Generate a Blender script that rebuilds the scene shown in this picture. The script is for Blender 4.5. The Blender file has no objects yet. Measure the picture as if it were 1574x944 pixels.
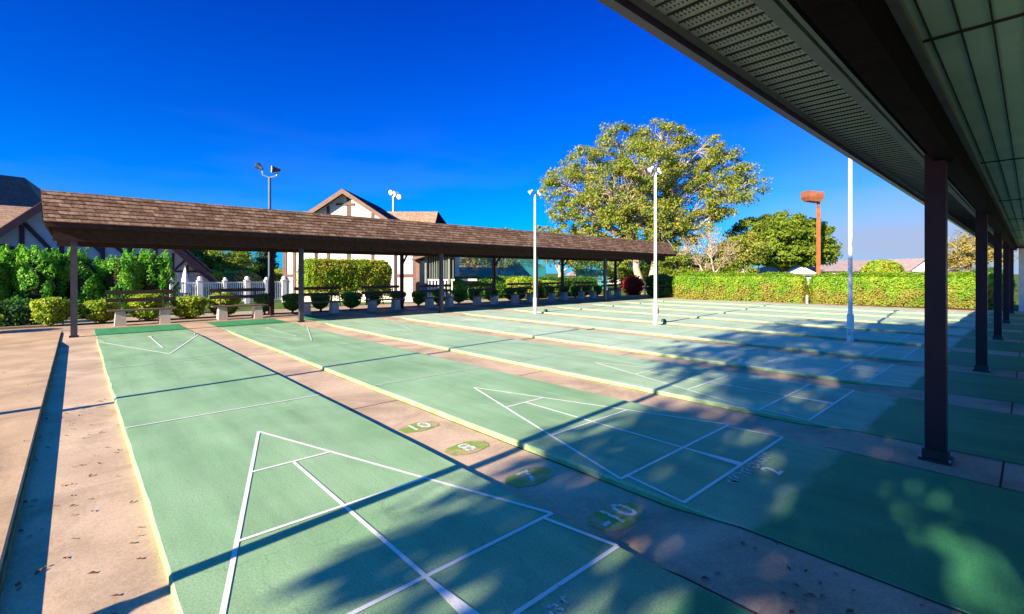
import bpy, math, random
import numpy as np
from mathutils import Vector, Matrix
R = math.radians
# ---------------------------------------------------------------- camera, sky, sun, exposure
sc = bpy.context.scene
col = sc.collection
YAW = 0.741
cd = bpy.data.cameras.new('camera'); cam = bpy.data.objects.new('camera', cd); col.objects.link(cam)
cam.location = (-0.3246, -1.498, 1.464); cam.rotation_euler = (R(90), 0, -YAW)
cd.sensor_width = 36; cd.lens = 36 * 731.4 / 1574; cd.shift_y = -(472 - 419.8) / 1574
cd.clip_start = 0.05; cd.clip_end = 2000
sc.camera = cam
SUN_EL = R(21.5); SUN_DIR = Vector((math.cos(SUN_EL) * math.cos(R(4.5)), math.cos(SUN_EL) * math.sin(R(4.5)), -math.sin(SUN_EL)))
sc.view_settings.view_transform = 'Standard'; sc.view_settings.look = 'None'
sc.view_settings.exposure = 1.5; sc.view_settings.gamma = 1
sc.view_settings.use_curve_mapping = False
w = bpy.data.worlds.new('World'); sc.world = w; w.use_nodes = True
nt = w.node_tree; nt.nodes.clear()
def N(t, kind, **kw):
    n = t.nodes.new(kind)
    for k, v in kw.items(): setattr(n, k, v)
    return n
sky = N(nt, 'ShaderNodeTexSky', sky_type='NISHITA', sun_disc=False, sun_elevation=SUN_EL, sun_rotation=R(270 - 4.5),
        altitude=0, air_density=1.0, dust_density=0.3, ozone_density=4.0)
tint = N(nt, 'ShaderNodeMix', data_type='RGBA', blend_type='MULTIPLY'); tint.inputs[0].default_value = 1
tint.inputs[7].default_value = (0.03, 0.43, 1.25, 1)
hs = N(nt, 'ShaderNodeHueSaturation'); hs.inputs['Saturation'].default_value = 1.12
tcg = N(nt, 'ShaderNodeTexCoord'); sg = N(nt, 'ShaderNodeSeparateXYZ'); nt.links.new(tcg.outputs['Generated'], sg.inputs[0])
tr_ = N(nt, 'ShaderNodeValToRGB'); nt.links.new(sg.outputs[2], tr_.inputs[0])
tr_.color_ramp.elements[0].position = .02; tr_.color_ramp.elements[0].color = (.10, .45, .90, 1)
tr_.color_ramp.elements[1].position = .55; tr_.color_ramp.elements[1].color = (.005, .14, .78, 1)
e = tr_.color_ramp.elements.new(.28); e.color = (.01, .25, .86, 1)
e = tr_.color_ramp.elements.new(.85); e.color = (.10, 1.0, 1.5, 1)  # bright cyan zenith above the frame, added to fill the shade with teal
nt.links.new(tr_.outputs[0], tint.inputs[7])
nt.links.new(sky.outputs[0], tint.inputs[6]); nt.links.new(tint.outputs[2], hs.inputs['Color'])
# thin clouds low over the horizon
tc = N(nt, 'ShaderNodeTexCoord'); mp = N(nt, 'ShaderNodeMapping'); mp.inputs['Scale'].default_value = (2.2, 2.2, 13)
cn = N(nt, 'ShaderNodeTexNoise'); cn.inputs['Scale'].default_value = 1.1; cn.inputs['Detail'].default_value = 7; cn.inputs['Roughness'].default_value = .45
rp = N(nt, 'ShaderNodeValToRGB'); rp.color_ramp.elements[0].position = .47; rp.color_ramp.elements[1].position = .62
sx = N(nt, 'ShaderNodeSeparateXYZ')
band = N(nt, 'ShaderNodeValToRGB')
for e, (p, c) in zip([band.color_ramp.elements[0], band.color_ramp.elements[1]], ((0.0, .9), (0.34, 0))):
    e.position = p; e.color = (c, c, c, 1)
e = band.color_ramp.elements.new(.08); e.color = (.80, .80, .80, 1)
e = band.color_ramp.elements.new(.155); e.color = (.22, .22, .22, 1)
mul = N(nt, 'ShaderNodeMath', operation='MULTIPLY')
# more cloud over the court's far right end than over the clubhouse
side = N(nt, 'ShaderNodeMapRange'); side.inputs[1].default_value = .90; side.inputs[2].default_value = .98
mul2 = N(nt, 'ShaderNodeMath', operation='MULTIPLY')
cm = N(nt, 'ShaderNodeMix', data_type='RGBA'); cm.inputs[7].default_value = (1.7, 2.15, 3.2, 1)
nt.links.new(tc.outputs['Generated'], mp.inputs[0]); nt.links.new(mp.outputs[0], cn.inputs[0]); nt.links.new(cn.outputs[0], rp.inputs[0])
nt.links.new(tc.outputs['Generated'], sx.inputs[0]); wz = N(nt, 'ShaderNodeMath', operation='MULTIPLY_ADD'); wz.inputs[1].default_value = .10
wo_ = N(nt, 'ShaderNodeMath', operation='SUBTRACT'); wo_.inputs[1].default_value = .05
nt.links.new(cn.outputs[0], wz.inputs[0]); nt.links.new(sx.outputs[2], wz.inputs[2]); nt.links.new(wz.outputs[0], wo_.inputs[0]); nt.links.new(wo_.outputs[0], band.inputs[0]); nt.links.new(sx.outputs[0], side.inputs[0])
nt.links.new(rp.outputs[0], mul.inputs[0]); nt.links.new(band.outputs[0], mul.inputs[1])
nt.links.new(band.outputs[0], mul2.inputs[0]); nt.links.new(side.outputs[0], mul2.inputs[1])
mx = N(nt, 'ShaderNodeMath', operation='MULTIPLY'); mx.inputs[1].default_value = .22
nt.links.new(mul.outputs[0], mx.inputs[0])
mxx = N(nt, 'ShaderNodeMath', operation='ADD', use_clamp=True)
nt.links.new(mx.outputs[0], mxx.inputs[0]); nt.links.new(mul2.outputs[0], mxx.inputs[1])
nt.links.new(mxx.outputs[0], cm.inputs[0]); nt.links.new(hs.outputs[0], cm.inputs[6])
bg = N(nt, 'ShaderNodeBackground'); bg.inputs[1].default_value = 0.09
wo = N(nt, 'ShaderNodeOutputWorld')
nt.links.new(cm.outputs[2], bg.inputs[0]); nt.links.new(bg.outputs[0], wo.inputs[0])
ld = bpy.data.lights.new('sun', 'SUN'); ld.energy = 5.0; ld.angle = R(.53); ld.color = (1, .84, .60)
sun = bpy.data.objects.new('sun', ld); col.objects.link(sun); sun.location = (-20, 0, 20)
sun.rotation_euler = SUN_DIR.to_track_quat('-Z', 'Y').to_euler()
sc.cycles.max_bounces = 6; sc.cycles.transparent_max_bounces = 12
# ---------------------------------------------------------------- materials
def mat(name, c, c2=None, scale=4., rough=.7, bump=.0, bscale=40., detail=6, metal=0, spec=.4, fac=(.35, .65), stretch=None):
    m = bpy.data.materials.new(name); m.use_nodes = True; t = m.node_tree; b = t.nodes['Principled BSDF']
    b.inputs['Roughness'].default_value = rough; b.inputs['Metallic'].default_value = metal
    b.inputs['Specular IOR Level'].default_value = spec
    co = N(t, 'ShaderNodeTexCoord'); v = co.outputs['Object']
    if stretch:
        mpp = N(t, 'ShaderNodeMapping'); mpp.inputs['Scale'].default_value = stretch; t.links.new(v, mpp.inputs[0]); v = mpp.outputs[0]
    if c2 is None: c2 = tuple(x * .8 for x in c)
    n = N(t, 'ShaderNodeTexNoise'); n.inputs['Scale'].default_value = scale; n.inputs['Detail'].default_value = detail
    t.links.new(v, n.inputs[0])
    r = N(t, 'ShaderNodeValToRGB'); r.color_ramp.elements[0].position = fac[0]; r.color_ramp.elements[1].position = fac[1]
    r.color_ramp.elements[0].color = (*c2, 1); r.color_ramp.elements[1].color = (*c, 1)
    t.links.new(n.outputs[0], r.inputs[0]); t.links.new(r.outputs[0], b.inputs['Base Color'])
    if bump:
        n2 = N(t, 'ShaderNodeTexNoise'); n2.inputs['Scale'].default_value = bscale; n2.inputs['Detail'].default_value = 4
        t.links.new(v, n2.inputs[0]); bp = N(t, 'ShaderNodeBump'); bp.inputs['Strength'].default_value = bump; bp.inputs['Distance'].default_value = .02
        t.links.new(n2.outputs[0], bp.inputs['Height']); t.links.new(bp.outputs[0], b.inputs['Normal'])
    return m
def leafmat(name, cols, trans=.35, rough=.55, dry=None):
    m = bpy.data.materials.new(name); m.use_nodes = True; t = m.node_tree; t.nodes.clear()
    g = N(t, 'ShaderNodeNewGeometry'); r = N(t, 'ShaderNodeValToRGB')
    while len(r.color_ramp.elements) < len(cols): r.color_ramp.elements.new(.5)
    for i, (e, c) in enumerate(zip(r.color_ramp.elements, cols)): e.position = i / max(1, len(cols) - 1); e.color = (*c, 1)
    co = N(t, 'ShaderNodeTexCoord'); n = N(t, 'ShaderNodeTexNoise'); n.inputs['Scale'].default_value = 1.3; n.inputs['Detail'].default_value = 3
    t.links.new(co.outputs['Object'], n.inputs[0])
    a = N(t, 'ShaderNodeMath', operation='MULTIPLY_ADD'); a.inputs[1].default_value = .55
    s = N(t, 'ShaderNodeMath', operation='MULTIPLY_ADD'); s.inputs[1].default_value = 1.6; s.inputs[2].default_value = -.55
    t.links.new(n.outputs[0], s.inputs[0]); t.links.new(g.outputs['Random Per Island'], a.inputs[0]); t.links.new(s.outputs[0], a.inputs[2])
    t.links.new(a.outputs[0], r.inputs[0])
    p = N(t, 'ShaderNodeBsdfPrincipled'); p.inputs['Roughness'].default_value = rough; p.inputs['Specular IOR Level'].default_value = .35
    if dry:      # patches of dry leaves low in the hedge
        sz = N(t, 'ShaderNodeSeparateXYZ'); t.links.new(co.outputs['Object'], sz.inputs[0])
        zr_ = N(t, 'ShaderNodeMapRange'); zr_.inputs[1].default_value = 1.25; zr_.inputs[2].default_value = .5; zr_.inputs[3].default_value = -.12; zr_.inputs[4].default_value = .16; t.links.new(sz.outputs[2], zr_.inputs[0])
        n3 = N(t, 'ShaderNodeTexNoise'); n3.inputs['Scale'].default_value = 1.7; n3.inputs['Detail'].default_value = 6; t.links.new(co.outputs['Object'], n3.inputs[0])
        ad3 = N(t, 'ShaderNodeMath', operation='ADD'); t.links.new(n3.outputs[0], ad3.inputs[0]); t.links.new(zr_.outputs[0], ad3.inputs[1])
        th3 = N(t, 'ShaderNodeMapRange'); th3.inputs[1].default_value = .50; th3.inputs[2].default_value = .62; t.links.new(ad3.outputs[0], th3.inputs[0])
        rf = N(t, 'ShaderNodeMath', operation='MULTIPLY'); rf.inputs[1].default_value = .5; t.links.new(th3.outputs[0], rf.inputs[0])
        dm = N(t, 'ShaderNodeMix', data_type='RGBA'); dm.inputs[7].default_value = (*dry, 1); t.links.new(rf.outputs[0], dm.inputs[0]); t.links.new(r.outputs[0], dm.inputs[6]); r = dm
    src = r.outputs[2] if dry else r.outputs[0]
    tr = N(t, 'ShaderNodeBsdfTranslucent'); mixs = N(t, 'ShaderNodeMixShader'); mixs.inputs[0].default_value = trans
    o = N(t, 'ShaderNodeOutputMaterial')
    br = N(t, 'ShaderNodeMix', data_type='RGBA', blend_type='MULTIPLY'); br.inputs[0].default_value = 1; br.inputs[7].default_value = (1.3, 1.5, .6, 1)
    t.links.new(src, p.inputs['Base Color']); t.links.new(src, br.inputs[6]); t.links.new(br.outputs[2], tr.inputs['Color'])
    t.links.new(p.outputs[0], mixs.inputs[1]); t.links.new(tr.outputs[0], mixs.inputs[2]); t.links.new(mixs.outputs[0], o.inputs[0])
    return m
def court_mat(name='court_paint', ca=(.32, .49, .29), cb=(.22, .40, .21)):
    m = mat(name, ca, cb, scale=1.3, rough=.68, bump=.14, bscale=220, spec=.2, fac=(.3, .7), detail=9)
    t = m.node_tree; b = t.nodes['Principled BSDF']; co = [n for n in t.nodes if n.type == 'TEX_COORD'][0]
    base = b.inputs['Base Color'].links[0].from_socket
    # fine aggregate
    f = N(t, 'ShaderNodeTexNoise'); f.inputs['Scale'].default_value = 90; f.inputs['Detail'].default_value = 3
    fr = N(t, 'ShaderNodeMapRange'); fr.inputs[1].default_value = .3; fr.inputs[2].default_value = .7; fr.inputs[3].default_value = .78; fr.inputs[4].default_value = 1.2
    t.links.new(co.outputs['Object'], f.inputs[0]); t.links.new(f.outputs[0], fr.inputs[0])
    # fresher darker pad paint, shelter shade painted in at the near end; lane streaks
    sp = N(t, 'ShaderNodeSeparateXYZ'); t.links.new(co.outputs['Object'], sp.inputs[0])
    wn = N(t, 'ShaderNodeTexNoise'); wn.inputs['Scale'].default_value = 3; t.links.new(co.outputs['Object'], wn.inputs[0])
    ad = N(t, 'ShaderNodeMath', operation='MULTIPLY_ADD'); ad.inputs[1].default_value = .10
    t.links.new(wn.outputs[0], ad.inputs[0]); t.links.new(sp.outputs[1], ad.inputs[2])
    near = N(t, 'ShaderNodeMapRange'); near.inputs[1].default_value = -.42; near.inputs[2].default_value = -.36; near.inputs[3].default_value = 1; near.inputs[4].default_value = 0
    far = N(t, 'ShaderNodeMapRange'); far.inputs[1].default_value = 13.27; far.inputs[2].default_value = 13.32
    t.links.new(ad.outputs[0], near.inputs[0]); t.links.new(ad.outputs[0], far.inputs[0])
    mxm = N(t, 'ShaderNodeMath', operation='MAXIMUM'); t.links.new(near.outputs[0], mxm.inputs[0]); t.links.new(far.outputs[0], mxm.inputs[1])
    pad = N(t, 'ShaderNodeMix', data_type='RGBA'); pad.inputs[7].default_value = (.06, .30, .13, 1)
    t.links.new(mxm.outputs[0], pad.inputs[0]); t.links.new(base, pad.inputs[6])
    st = N(t, 'ShaderNodeTexNoise'); st.inputs['Scale'].default_value = 1.0; st.inputs['Detail'].default_value = 8; st.inputs['Roughness'].default_value = .65
    ms = N(t, 'ShaderNodeMapping'); ms.inputs['Scale'].default_value = (3.5, .45, 1); t.links.new(co.outputs['Object'], ms.inputs[0]); t.links.new(ms.outputs[0], st.inputs[0])
    sr = N(t, 'ShaderNodeMapRange'); sr.inputs[1].default_value = .35; sr.inputs[2].default_value = .7; sr.inputs[3].default_value = .82; sr.inputs[4].default_value = 1.12
    t.links.new(st.outputs[0], sr.inputs[0])
    mm = N(t, 'ShaderNodeMath', operation='MULTIPLY'); t.links.new(sr.outputs[0], mm.inputs[0]); t.links.new(fr.outputs[0], mm.inputs[1])
    # hairline cracks and old water stains
    wv = N(t, 'ShaderNodeTexNoise'); wv.inputs['Scale'].default_value = 2.2; wv.inputs['Detail'].default_value = 5; t.links.new(co.outputs['Object'], wv.inputs[0])
    va = N(t, 'ShaderNodeVectorMath', operation='MULTIPLY_ADD'); va.inputs[1].default_value = (.55, .55, .55); t.links.new(wv.outputs['Color'], va.inputs[0]); t.links.new(co.outputs['Object'], va.inputs[2])
    vo = N(t, 'ShaderNodeTexVoronoi'); vo.feature = 'DISTANCE_TO_EDGE'; vo.inputs['Scale'].default_value = .42; t.links.new(va.outputs[0], vo.inputs[0])
    cr = N(t, 'ShaderNodeMapRange'); cr.inputs[1].default_value = .0012; cr.inputs[2].default_value = .0035; cr.inputs[3].default_value = .87; cr.inputs[4].default_value = 1; t.links.new(vo.outputs['Distance'], cr.inputs[0])
    sn = N(t, 'ShaderNodeTexNoise'); sn.inputs['Scale'].default_value = .9; sn.inputs['Detail'].default_value = 10; sn.inputs['Roughness'].default_value = .6; sn.inputs['Distortion'].default_value = .8; t.links.new(co.outputs['Object'], sn.inputs[0])
    s2 = N(t, 'ShaderNodeMapRange'); s2.inputs[1].default_value = .56; s2.inputs[2].default_value = .66; s2.inputs[3].default_value = 1; s2.inputs[4].default_value = .88; t.links.new(sn.outputs[0], s2.inputs[0])
    sp_ = N(t, 'ShaderNodeTexNoise'); sp_.inputs['Scale'].default_value = 26; sp_.inputs['Detail'].default_value = 2; t.links.new(co.outputs['Object'], sp_.inputs[0])
    s3 = N(t, 'ShaderNodeMapRange'); s3.inputs[1].default_value = .70; s3.inputs[2].default_value = .76; s3.inputs[3].default_value = 1; s3.inputs[4].default_value = .70; t.links.new(sp_.outputs[0], s3.inputs[0])
    for extra_ in (cr, s2, s3):
        m2 = N(t, 'ShaderNodeMath', operation='MULTIPLY'); t.links.new(mm.outputs[0], m2.inputs[0]); t.links.new(extra_.outputs[0], m2.inputs[1]); mm = m2
    sc2 = N(t, 'ShaderNodeVectorMath', operation='SCALE'); t.links.new(pad.outputs[2], sc2.inputs[0]); t.links.new(mm.outputs[0], sc2.inputs['Scale'])
    t.links.new(sc2.outputs[0], b.inputs['Base Color'])
    return m
def concrete_mat(name, c, c2, joint=None):
    m = mat(name, c, c2, scale=1.6, rough=.85, bump=.12, bscale=170, spec=.25, fac=(.3, .72), detail=10)
    t = m.node_tree; b = t.nodes['Principled BSDF']; co = [n for n in t.nodes if n.type == 'TEX_COORD'][0]
    base = b.inputs['Base Color'].links[0].from_socket
    f = N(t, 'ShaderNodeTexNoise'); f.inputs['Scale'].default_value = 70; f.inputs['Detail'].default_value = 5
    v = N(t, 'ShaderNodeTexVoronoi'); v.inputs['Scale'].default_value = 22
    t.links.new(co.outputs['Object'], f.inputs[0]); t.links.new(co.outputs['Object'], v.inputs[0])
    fr = N(t, 'ShaderNodeMapRange'); fr.inputs[1].default_value = .3; fr.inputs[2].default_value = .7; fr.inputs[3].default_value = .84; fr.inputs[4].default_value = 1.12
    vr = N(t, 'ShaderNodeMapRange'); vr.inputs[1].default_value = .02; vr.inputs[2].default_value = .07; vr.inputs[3].default_value = .72; vr.inputs[4].default_value = 1
    t.links.new(f.outputs[0], fr.inputs[0]); t.links.new(v.outputs[0], vr.inputs[0])
    mm = N(t, 'ShaderNodeMath', operation='MULTIPLY'); t.links.new(vr.outputs[0], mm.inputs[0]); t.links.new(fr.outputs[0], mm.inputs[1])
    sn = N(t, 'ShaderNodeTexNoise'); sn.inputs['Scale'].default_value = .8; sn.inputs['Detail'].default_value = 12; sn.inputs['Roughness'].default_value = .68; sn.inputs['Distortion'].default_value = 1.2; t.links.new(co.outputs['Object'], sn.inputs[0])
    s2 = N(t, 'ShaderNodeMapRange'); s2.inputs[1].default_value = .48; s2.inputs[2].default_value = .68; s2.inputs[3].default_value = 1.05; s2.inputs[4].default_value = .66; t.links.new(sn.outputs[0], s2.inputs[0])
    m3 = N(t, 'ShaderNodeMath', operation='MULTIPLY'); t.links.new(mm.outputs[0], m3.inputs[0]); t.links.new(s2.outputs[0], m3.inputs[1]); mm = m3
    sc2 = N(t, 'ShaderNodeVectorMath', operation='SCALE'); t.links.new(base, sc2.inputs[0]); t.links.new(mm.outputs[0], sc2.inputs['Scale'])
    t.links.new(sc2.outputs[0], b.inputs['Base Color'])
    return m
def shingle_mat(name, c1, c2, w_=.30, h_=.1, zk=1.0):
    m = bpy.data.materials.new(name); m.use_nodes = True; t = m.node_tree; b = t.nodes['Principled BSDF']
    b.inputs['Roughness'].default_value = .95; b.inputs['Specular IOR Level'].default_value = .05
    co = N(t, 'ShaderNodeTexCoord'); s = N(t, 'ShaderNodeSeparateXYZ'); t.links.new(co.outputs['Object'], s.inputs[0])
    a = N(t, 'ShaderNodeMath', operation='ADD'); t.links.new(s.outputs[0], a.inputs[0]); t.links.new(s.outputs[1], a.inputs[1])
    k = N(t, 'ShaderNodeMath', operation='MULTIPLY'); k.inputs[1].default_value = zk; t.links.new(s.outputs[2], k.inputs[0])
    c = N(t, 'ShaderNodeCombineXYZ'); t.links.new(a.outputs[0], c.inputs[0]); t.links.new(k.outputs[0], c.inputs[1])
    br = N(t, 'ShaderNodeTexBrick'); br.inputs['Scale'].default_value = 1; br.inputs['Brick Width'].default_value = w_; br.inputs['Row Height'].default_value = h_
    br.inputs['Mortar Size'].default_value = .006; br.inputs['Color1'].default_value = (*c1, 1); br.inputs['Color2'].default_value = (*c2, 1)
    br.inputs['Mortar'].default_value = (c1[0] * .35, c1[1] * .35, c1[2] * .35, 1); br.inputs['Bias'].default_value = -.25
    br.offset = .37; br.squash = 1.6; br.squash_frequency = 3
    t.links.new(c.outputs[0], br.inputs[0])
    n = N(t, 'ShaderNodeTexNoise'); n.inputs['Scale'].default_value = 14; n.inputs['Detail'].default_value = 8; t.links.new(co.outputs['Object'], n.inputs[0])
    mr = N(t, 'ShaderNodeMapRange'); mr.inputs[1].default_value = .3; mr.inputs[2].default_value = .7; mr.inputs[3].default_value = .6; mr.inputs[4].default_value = 1.3
    t.links.new(n.outputs[0], mr.inputs[0]); v = N(t, 'ShaderNodeVectorMath', operation='SCALE')
    t.links.new(br.outputs[0], v.inputs[0]); t.links.new(mr.outputs[0], v.inputs['Scale']); t.links.new(v.outputs[0], b.inputs['Base Color'])
    return m
def worn_paint(name, c, under, amount=.45, scale=22):
    m = mat(name, c, under, scale=scale, rough=.6, detail=8, fac=(amount - .06, amount + .05), bump=.2, bscale=120)
    return m
M = {}
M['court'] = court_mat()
M['court2'] = court_mat('court_paint_sheen', (.40, .56, .37), (.30, .47, .28))  # third court lightened, grazing sheen put into its paint colour
M['court3'] = court_mat('court_paint_far_sheen', (.50, .63, .46), (.39, .55, .37))  # far courts lighter still, brightness at a low viewing angle painted in
M['edge'] = mat('court_edge_paint', (.34, .44, .22), (.20, .33, .11), scale=7, rough=.7, bump=.3, bscale=40)
M['line'] = worn_paint('white_line_paint', (.80, .80, .77), (.46, .55, .44), .34)
M['faint'] = worn_paint('worn_line_paint', (.68, .72, .66), (.42, .54, .40), .46)
M['letter'] = worn_paint('worn_letter_paint', (.62, .68, .64), (.20, .34, .26), .51, 34)
M['num'] = worn_paint('faded_number_paint', (.70, .74, .70), (.30, .38, .18), .45, 30)
M['oval'] = worn_paint('green_patch_paint', (.22, .34, .05), (.46, .36, .20), .47, 9)
M['gutter'] = concrete_mat('gutter_concrete', (.62, .46, .32), (.44, .32, .22))
M['path'] = concrete_mat('path_concrete', (.60, .42, .26), (.42, .29, .18))
M['apron'] = concrete_mat('apron_concrete', (.50, .38, .29), (.36, .27, .20))
M['grass'] = mat('lawn_grass', (.10, .17, .03), (.05, .09, .02), scale=.6, rough=1, bump=1, bscale=60, spec=.1)
M['mulch'] = mat('mulch', (.17, .10, .06), (.07, .04, .025), scale=30, rough=1, bump=1, bscale=50, spec=.1)
M['edgegreen'] = mat('path_edge_green', (.06, .16, .06), (.03, .08, .03), scale=8, rough=.8)
M['joint'] = mat('joint_dirt', (.05, .04, .03), rough=1)
M['shingle'] = shingle_mat('roof_shingles', (.20, .115, .070), (.42, .27, .18), .21, .083)
M['shingle_tan'] = shingle_mat('tan_shingles', (.34, .22, .15), (.44, .30, .22), .3, .12)
M['shingle_dark'] = shingle_mat('slate_shingles', (.003, .016, .048), (.005, .022, .06), .3, .15)
M['shingle_mauve'] = shingle_mat('mauve_shingles', (.33, .26, .25), (.42, .34, .33), .4, .15)
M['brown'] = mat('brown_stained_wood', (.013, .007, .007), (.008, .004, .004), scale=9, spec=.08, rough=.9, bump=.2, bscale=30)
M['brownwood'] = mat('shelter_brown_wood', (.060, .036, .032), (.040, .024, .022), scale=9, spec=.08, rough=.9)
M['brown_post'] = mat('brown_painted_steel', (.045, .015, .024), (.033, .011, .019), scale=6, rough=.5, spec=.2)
M['grey_post'] = mat('dark_grey_post', (.07, .065, .07), (.05, .045, .05), scale=6, rough=.45)
M['black'] = mat('black_iron', (.012, .011, .014), rough=.4, spec=.5)
M['soffit'] = mat('soffit_vinyl', (.46, .50, .38), (.40, .44, .33), scale=3, rough=.6)
M['ceiling'] = mat('ceiling_board', (.46, .66, .42), (.38, .58, .35), scale=2, spec=.1, rough=.8)
M['seam'] = mat('dark_seam', (.03, .03, .025), rough=.9)
M['trim'] = mat('pale_trim', (.20, .23, .19), rough=.6)
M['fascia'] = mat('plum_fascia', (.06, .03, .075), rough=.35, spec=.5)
M['whitepole'] = mat('white_painted_pole', (.80, .80, .78), (.56, .53, .48), scale=7, rough=.5, fac=(.28, .45))
M['galv'] = mat('galvanised_steel', (.40, .44, .48), (.32, .35, .4), scale=8, rough=.4, metal=.6)
M['steelblue'] = mat('blue_grey_steel', (.10, .15, .20), (.08, .12, .17), rough=.45, metal=.3)
M['lens'] = mat('lamp_glass', (.88, .90, .92), (.8, .82, .85), rough=.12, spec=.8)
M['darkmetal'] = mat('dark_lamp_housing', (.05, .055, .07), rough=.4)
M['rust'] = mat('rust_red_steel', (.42, .15, .05), (.32, .10, .035), scale=3, rough=.6)
M['rusthead'] = mat('rust_brown_housing', (.30, .11, .06), (.22, .08, .04), scale=3, rough=.5)
M['stucco'] = mat('white_stucco', (.80, .74, .68), (.70, .65, .60), scale=3, rough=.9, bump=.3, bscale=60)
M['stuccoshade'] = mat('shaded_stucco', (.40, .44, .52), (.34, .38, .46), scale=3, rough=.9, bump=.3, bscale=60)  # shade on the left houses' pale stucco, put into the colour as blue-grey
M['timber'] = mat('mauve_brown_timber', (.17, .09, .08), (.12, .06, .055), scale=10, rough=.7, bump=.2, bscale=30)
M['timberdark'] = mat('dark_timber', (.045, .022, .035), (.03, .015, .025), scale=8, rough=.6)
M['rake'] = mat('rake_board', (.22, .135, .11), (.17, .10, .08), scale=6, rough=.7)
M['vinyl'] = mat('white_vinyl', (.80, .80, .82), (.74, .74, .77), rough=.4)
M['ped'] = concrete_mat('bench_concrete', (.66, .56, .46), (.52, .43, .35))
M['bwood'] = mat('dark_bench_wood', (.06, .028, .022), (.035, .018, .014), scale=12, rough=.6, stretch=(1, 8, 8))
M['seatwood'] = mat('weathered_seat_wood', (.17, .12, .09), (.10, .07, .05), scale=12, rough=.7)
M['blueglass'] = mat('porch_screen', (.05, .08, .11), rough=.25, spec=.6)
M['bark'] = mat('bark', (.22, .16, .12), (.12, .085, .065), scale=12, rough=.95, bump=.8, bscale=30)
M['palebark'] = mat('pale_bark', (.50, .42, .33), (.34, .28, .22), scale=9, rough=.95, bump=.5, bscale=25)
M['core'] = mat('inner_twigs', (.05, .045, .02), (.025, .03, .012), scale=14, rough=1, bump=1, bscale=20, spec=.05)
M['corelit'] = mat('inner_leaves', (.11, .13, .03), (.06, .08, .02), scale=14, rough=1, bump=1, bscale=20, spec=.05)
M['L_yellow'] = leafmat('yellow_green_leaves', [(.08, .19, .015), (.17, .30, .02), (.36, .42, .03), (.42, .38, .04)])
M['L_lime'] = leafmat('lime_hedge_leaves', [(.10, .24, .015), (.20, .36, .02), (.33, .44, .03), (.38, .36, .05), (.32, .17, .05)])
M['L_green'] = leafmat('green_leaves', [(0.043, 0.119, 0.020), (0.085, 0.204, 0.034), (0.153, 0.289, 0.043)])
M['L_dark'] = leafmat('dark_green_leaves', [(0.024, 0.093, 0.024), (0.051, 0.145, 0.034), (0.085, 0.204, 0.043)])
M['L_ever'] = leafmat('evergreen_fronds', [(.03, .19, .02), (.09, .34, .03), (.22, .50, .04), (.42, .55, .07)])
M['L_big'] = leafmat('big_tree_leaves', [(0.067, 0.152, 0.027), (0.171, 0.247, 0.034), (0.323, 0.342, 0.042), (0.380, 0.285, 0.095)])
M['L_mid'] = leafmat('round_tree_leaves', [(.08, .15, .015), (.17, .25, .02), (.27, .33, .03)])
M['L_autumn'] = leafmat('golden_leaves', [(0.216, 0.240, 0.048), (0.360, 0.324, 0.072), (0.432, 0.300, 0.108), (0.144, 0.192, 0.036)])
M['L_hedge'] = leafmat('end_hedge_leaves', [(.08, .22, .012), (.16, .34, .018), (.28, .43, .025), (.38, .44, .04)], dry=(.36, .20, .07))
M['L_bush'] = leafmat('bush_leaves', [(.07, .20, .03), (.13, .30, .04), (.20, .38, .06)])
M['L_blue'] = leafmat('blue_spruce_needles', [(0.030, 0.075, 0.053), (0.053, 0.120, 0.083), (0.060, 0.150, 0.075)])
M['L_red'] = leafmat('red_leaves', [(.40, .02, .02), (.60, .05, .03), (.42, .04, .06)])
M['L_grass'] = leafmat('grass_blades', [(.08, .16, .02), (.14, .24, .03), (.20, .28, .05)])
M['L_dry'] = leafmat('dry_leaves', [(.16, .08, .04), (.24, .13, .06), (.10, .05, .03)], trans=.1)
def screenmat(name, c, alpha):
    m = bpy.data.materials.new(name); m.use_nodes = True; t = m.node_tree; b = t.nodes['Principled BSDF']
    b.inputs['Base Color'].default_value = (*c, 1); b.inputs['Alpha'].default_value = alpha; b.inputs['Roughness'].default_value = .8
    n = N(t, 'ShaderNodeTexNoise'); n.inputs['Scale'].default_value = 1.5; co = N(t, 'ShaderNodeTexCoord'); t.links.new(co.outputs['Object'], n.inputs[0])
    r = N(t, 'ShaderNodeMapRange'); r.inputs[3].default_value = alpha - .12; r.inputs[4].default_value = alpha + .12
    t.links.new(n.outputs[0], r.inputs[0]); t.links.new(r.outputs[0], b.inputs['Alpha'])
    return m
M['screen'] = screenmat('teal_windscreen', (.02, .24, .27), .93)
M['mesh'] = screenmat('teal_mesh', (.05, .30, .30), .42)
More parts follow.
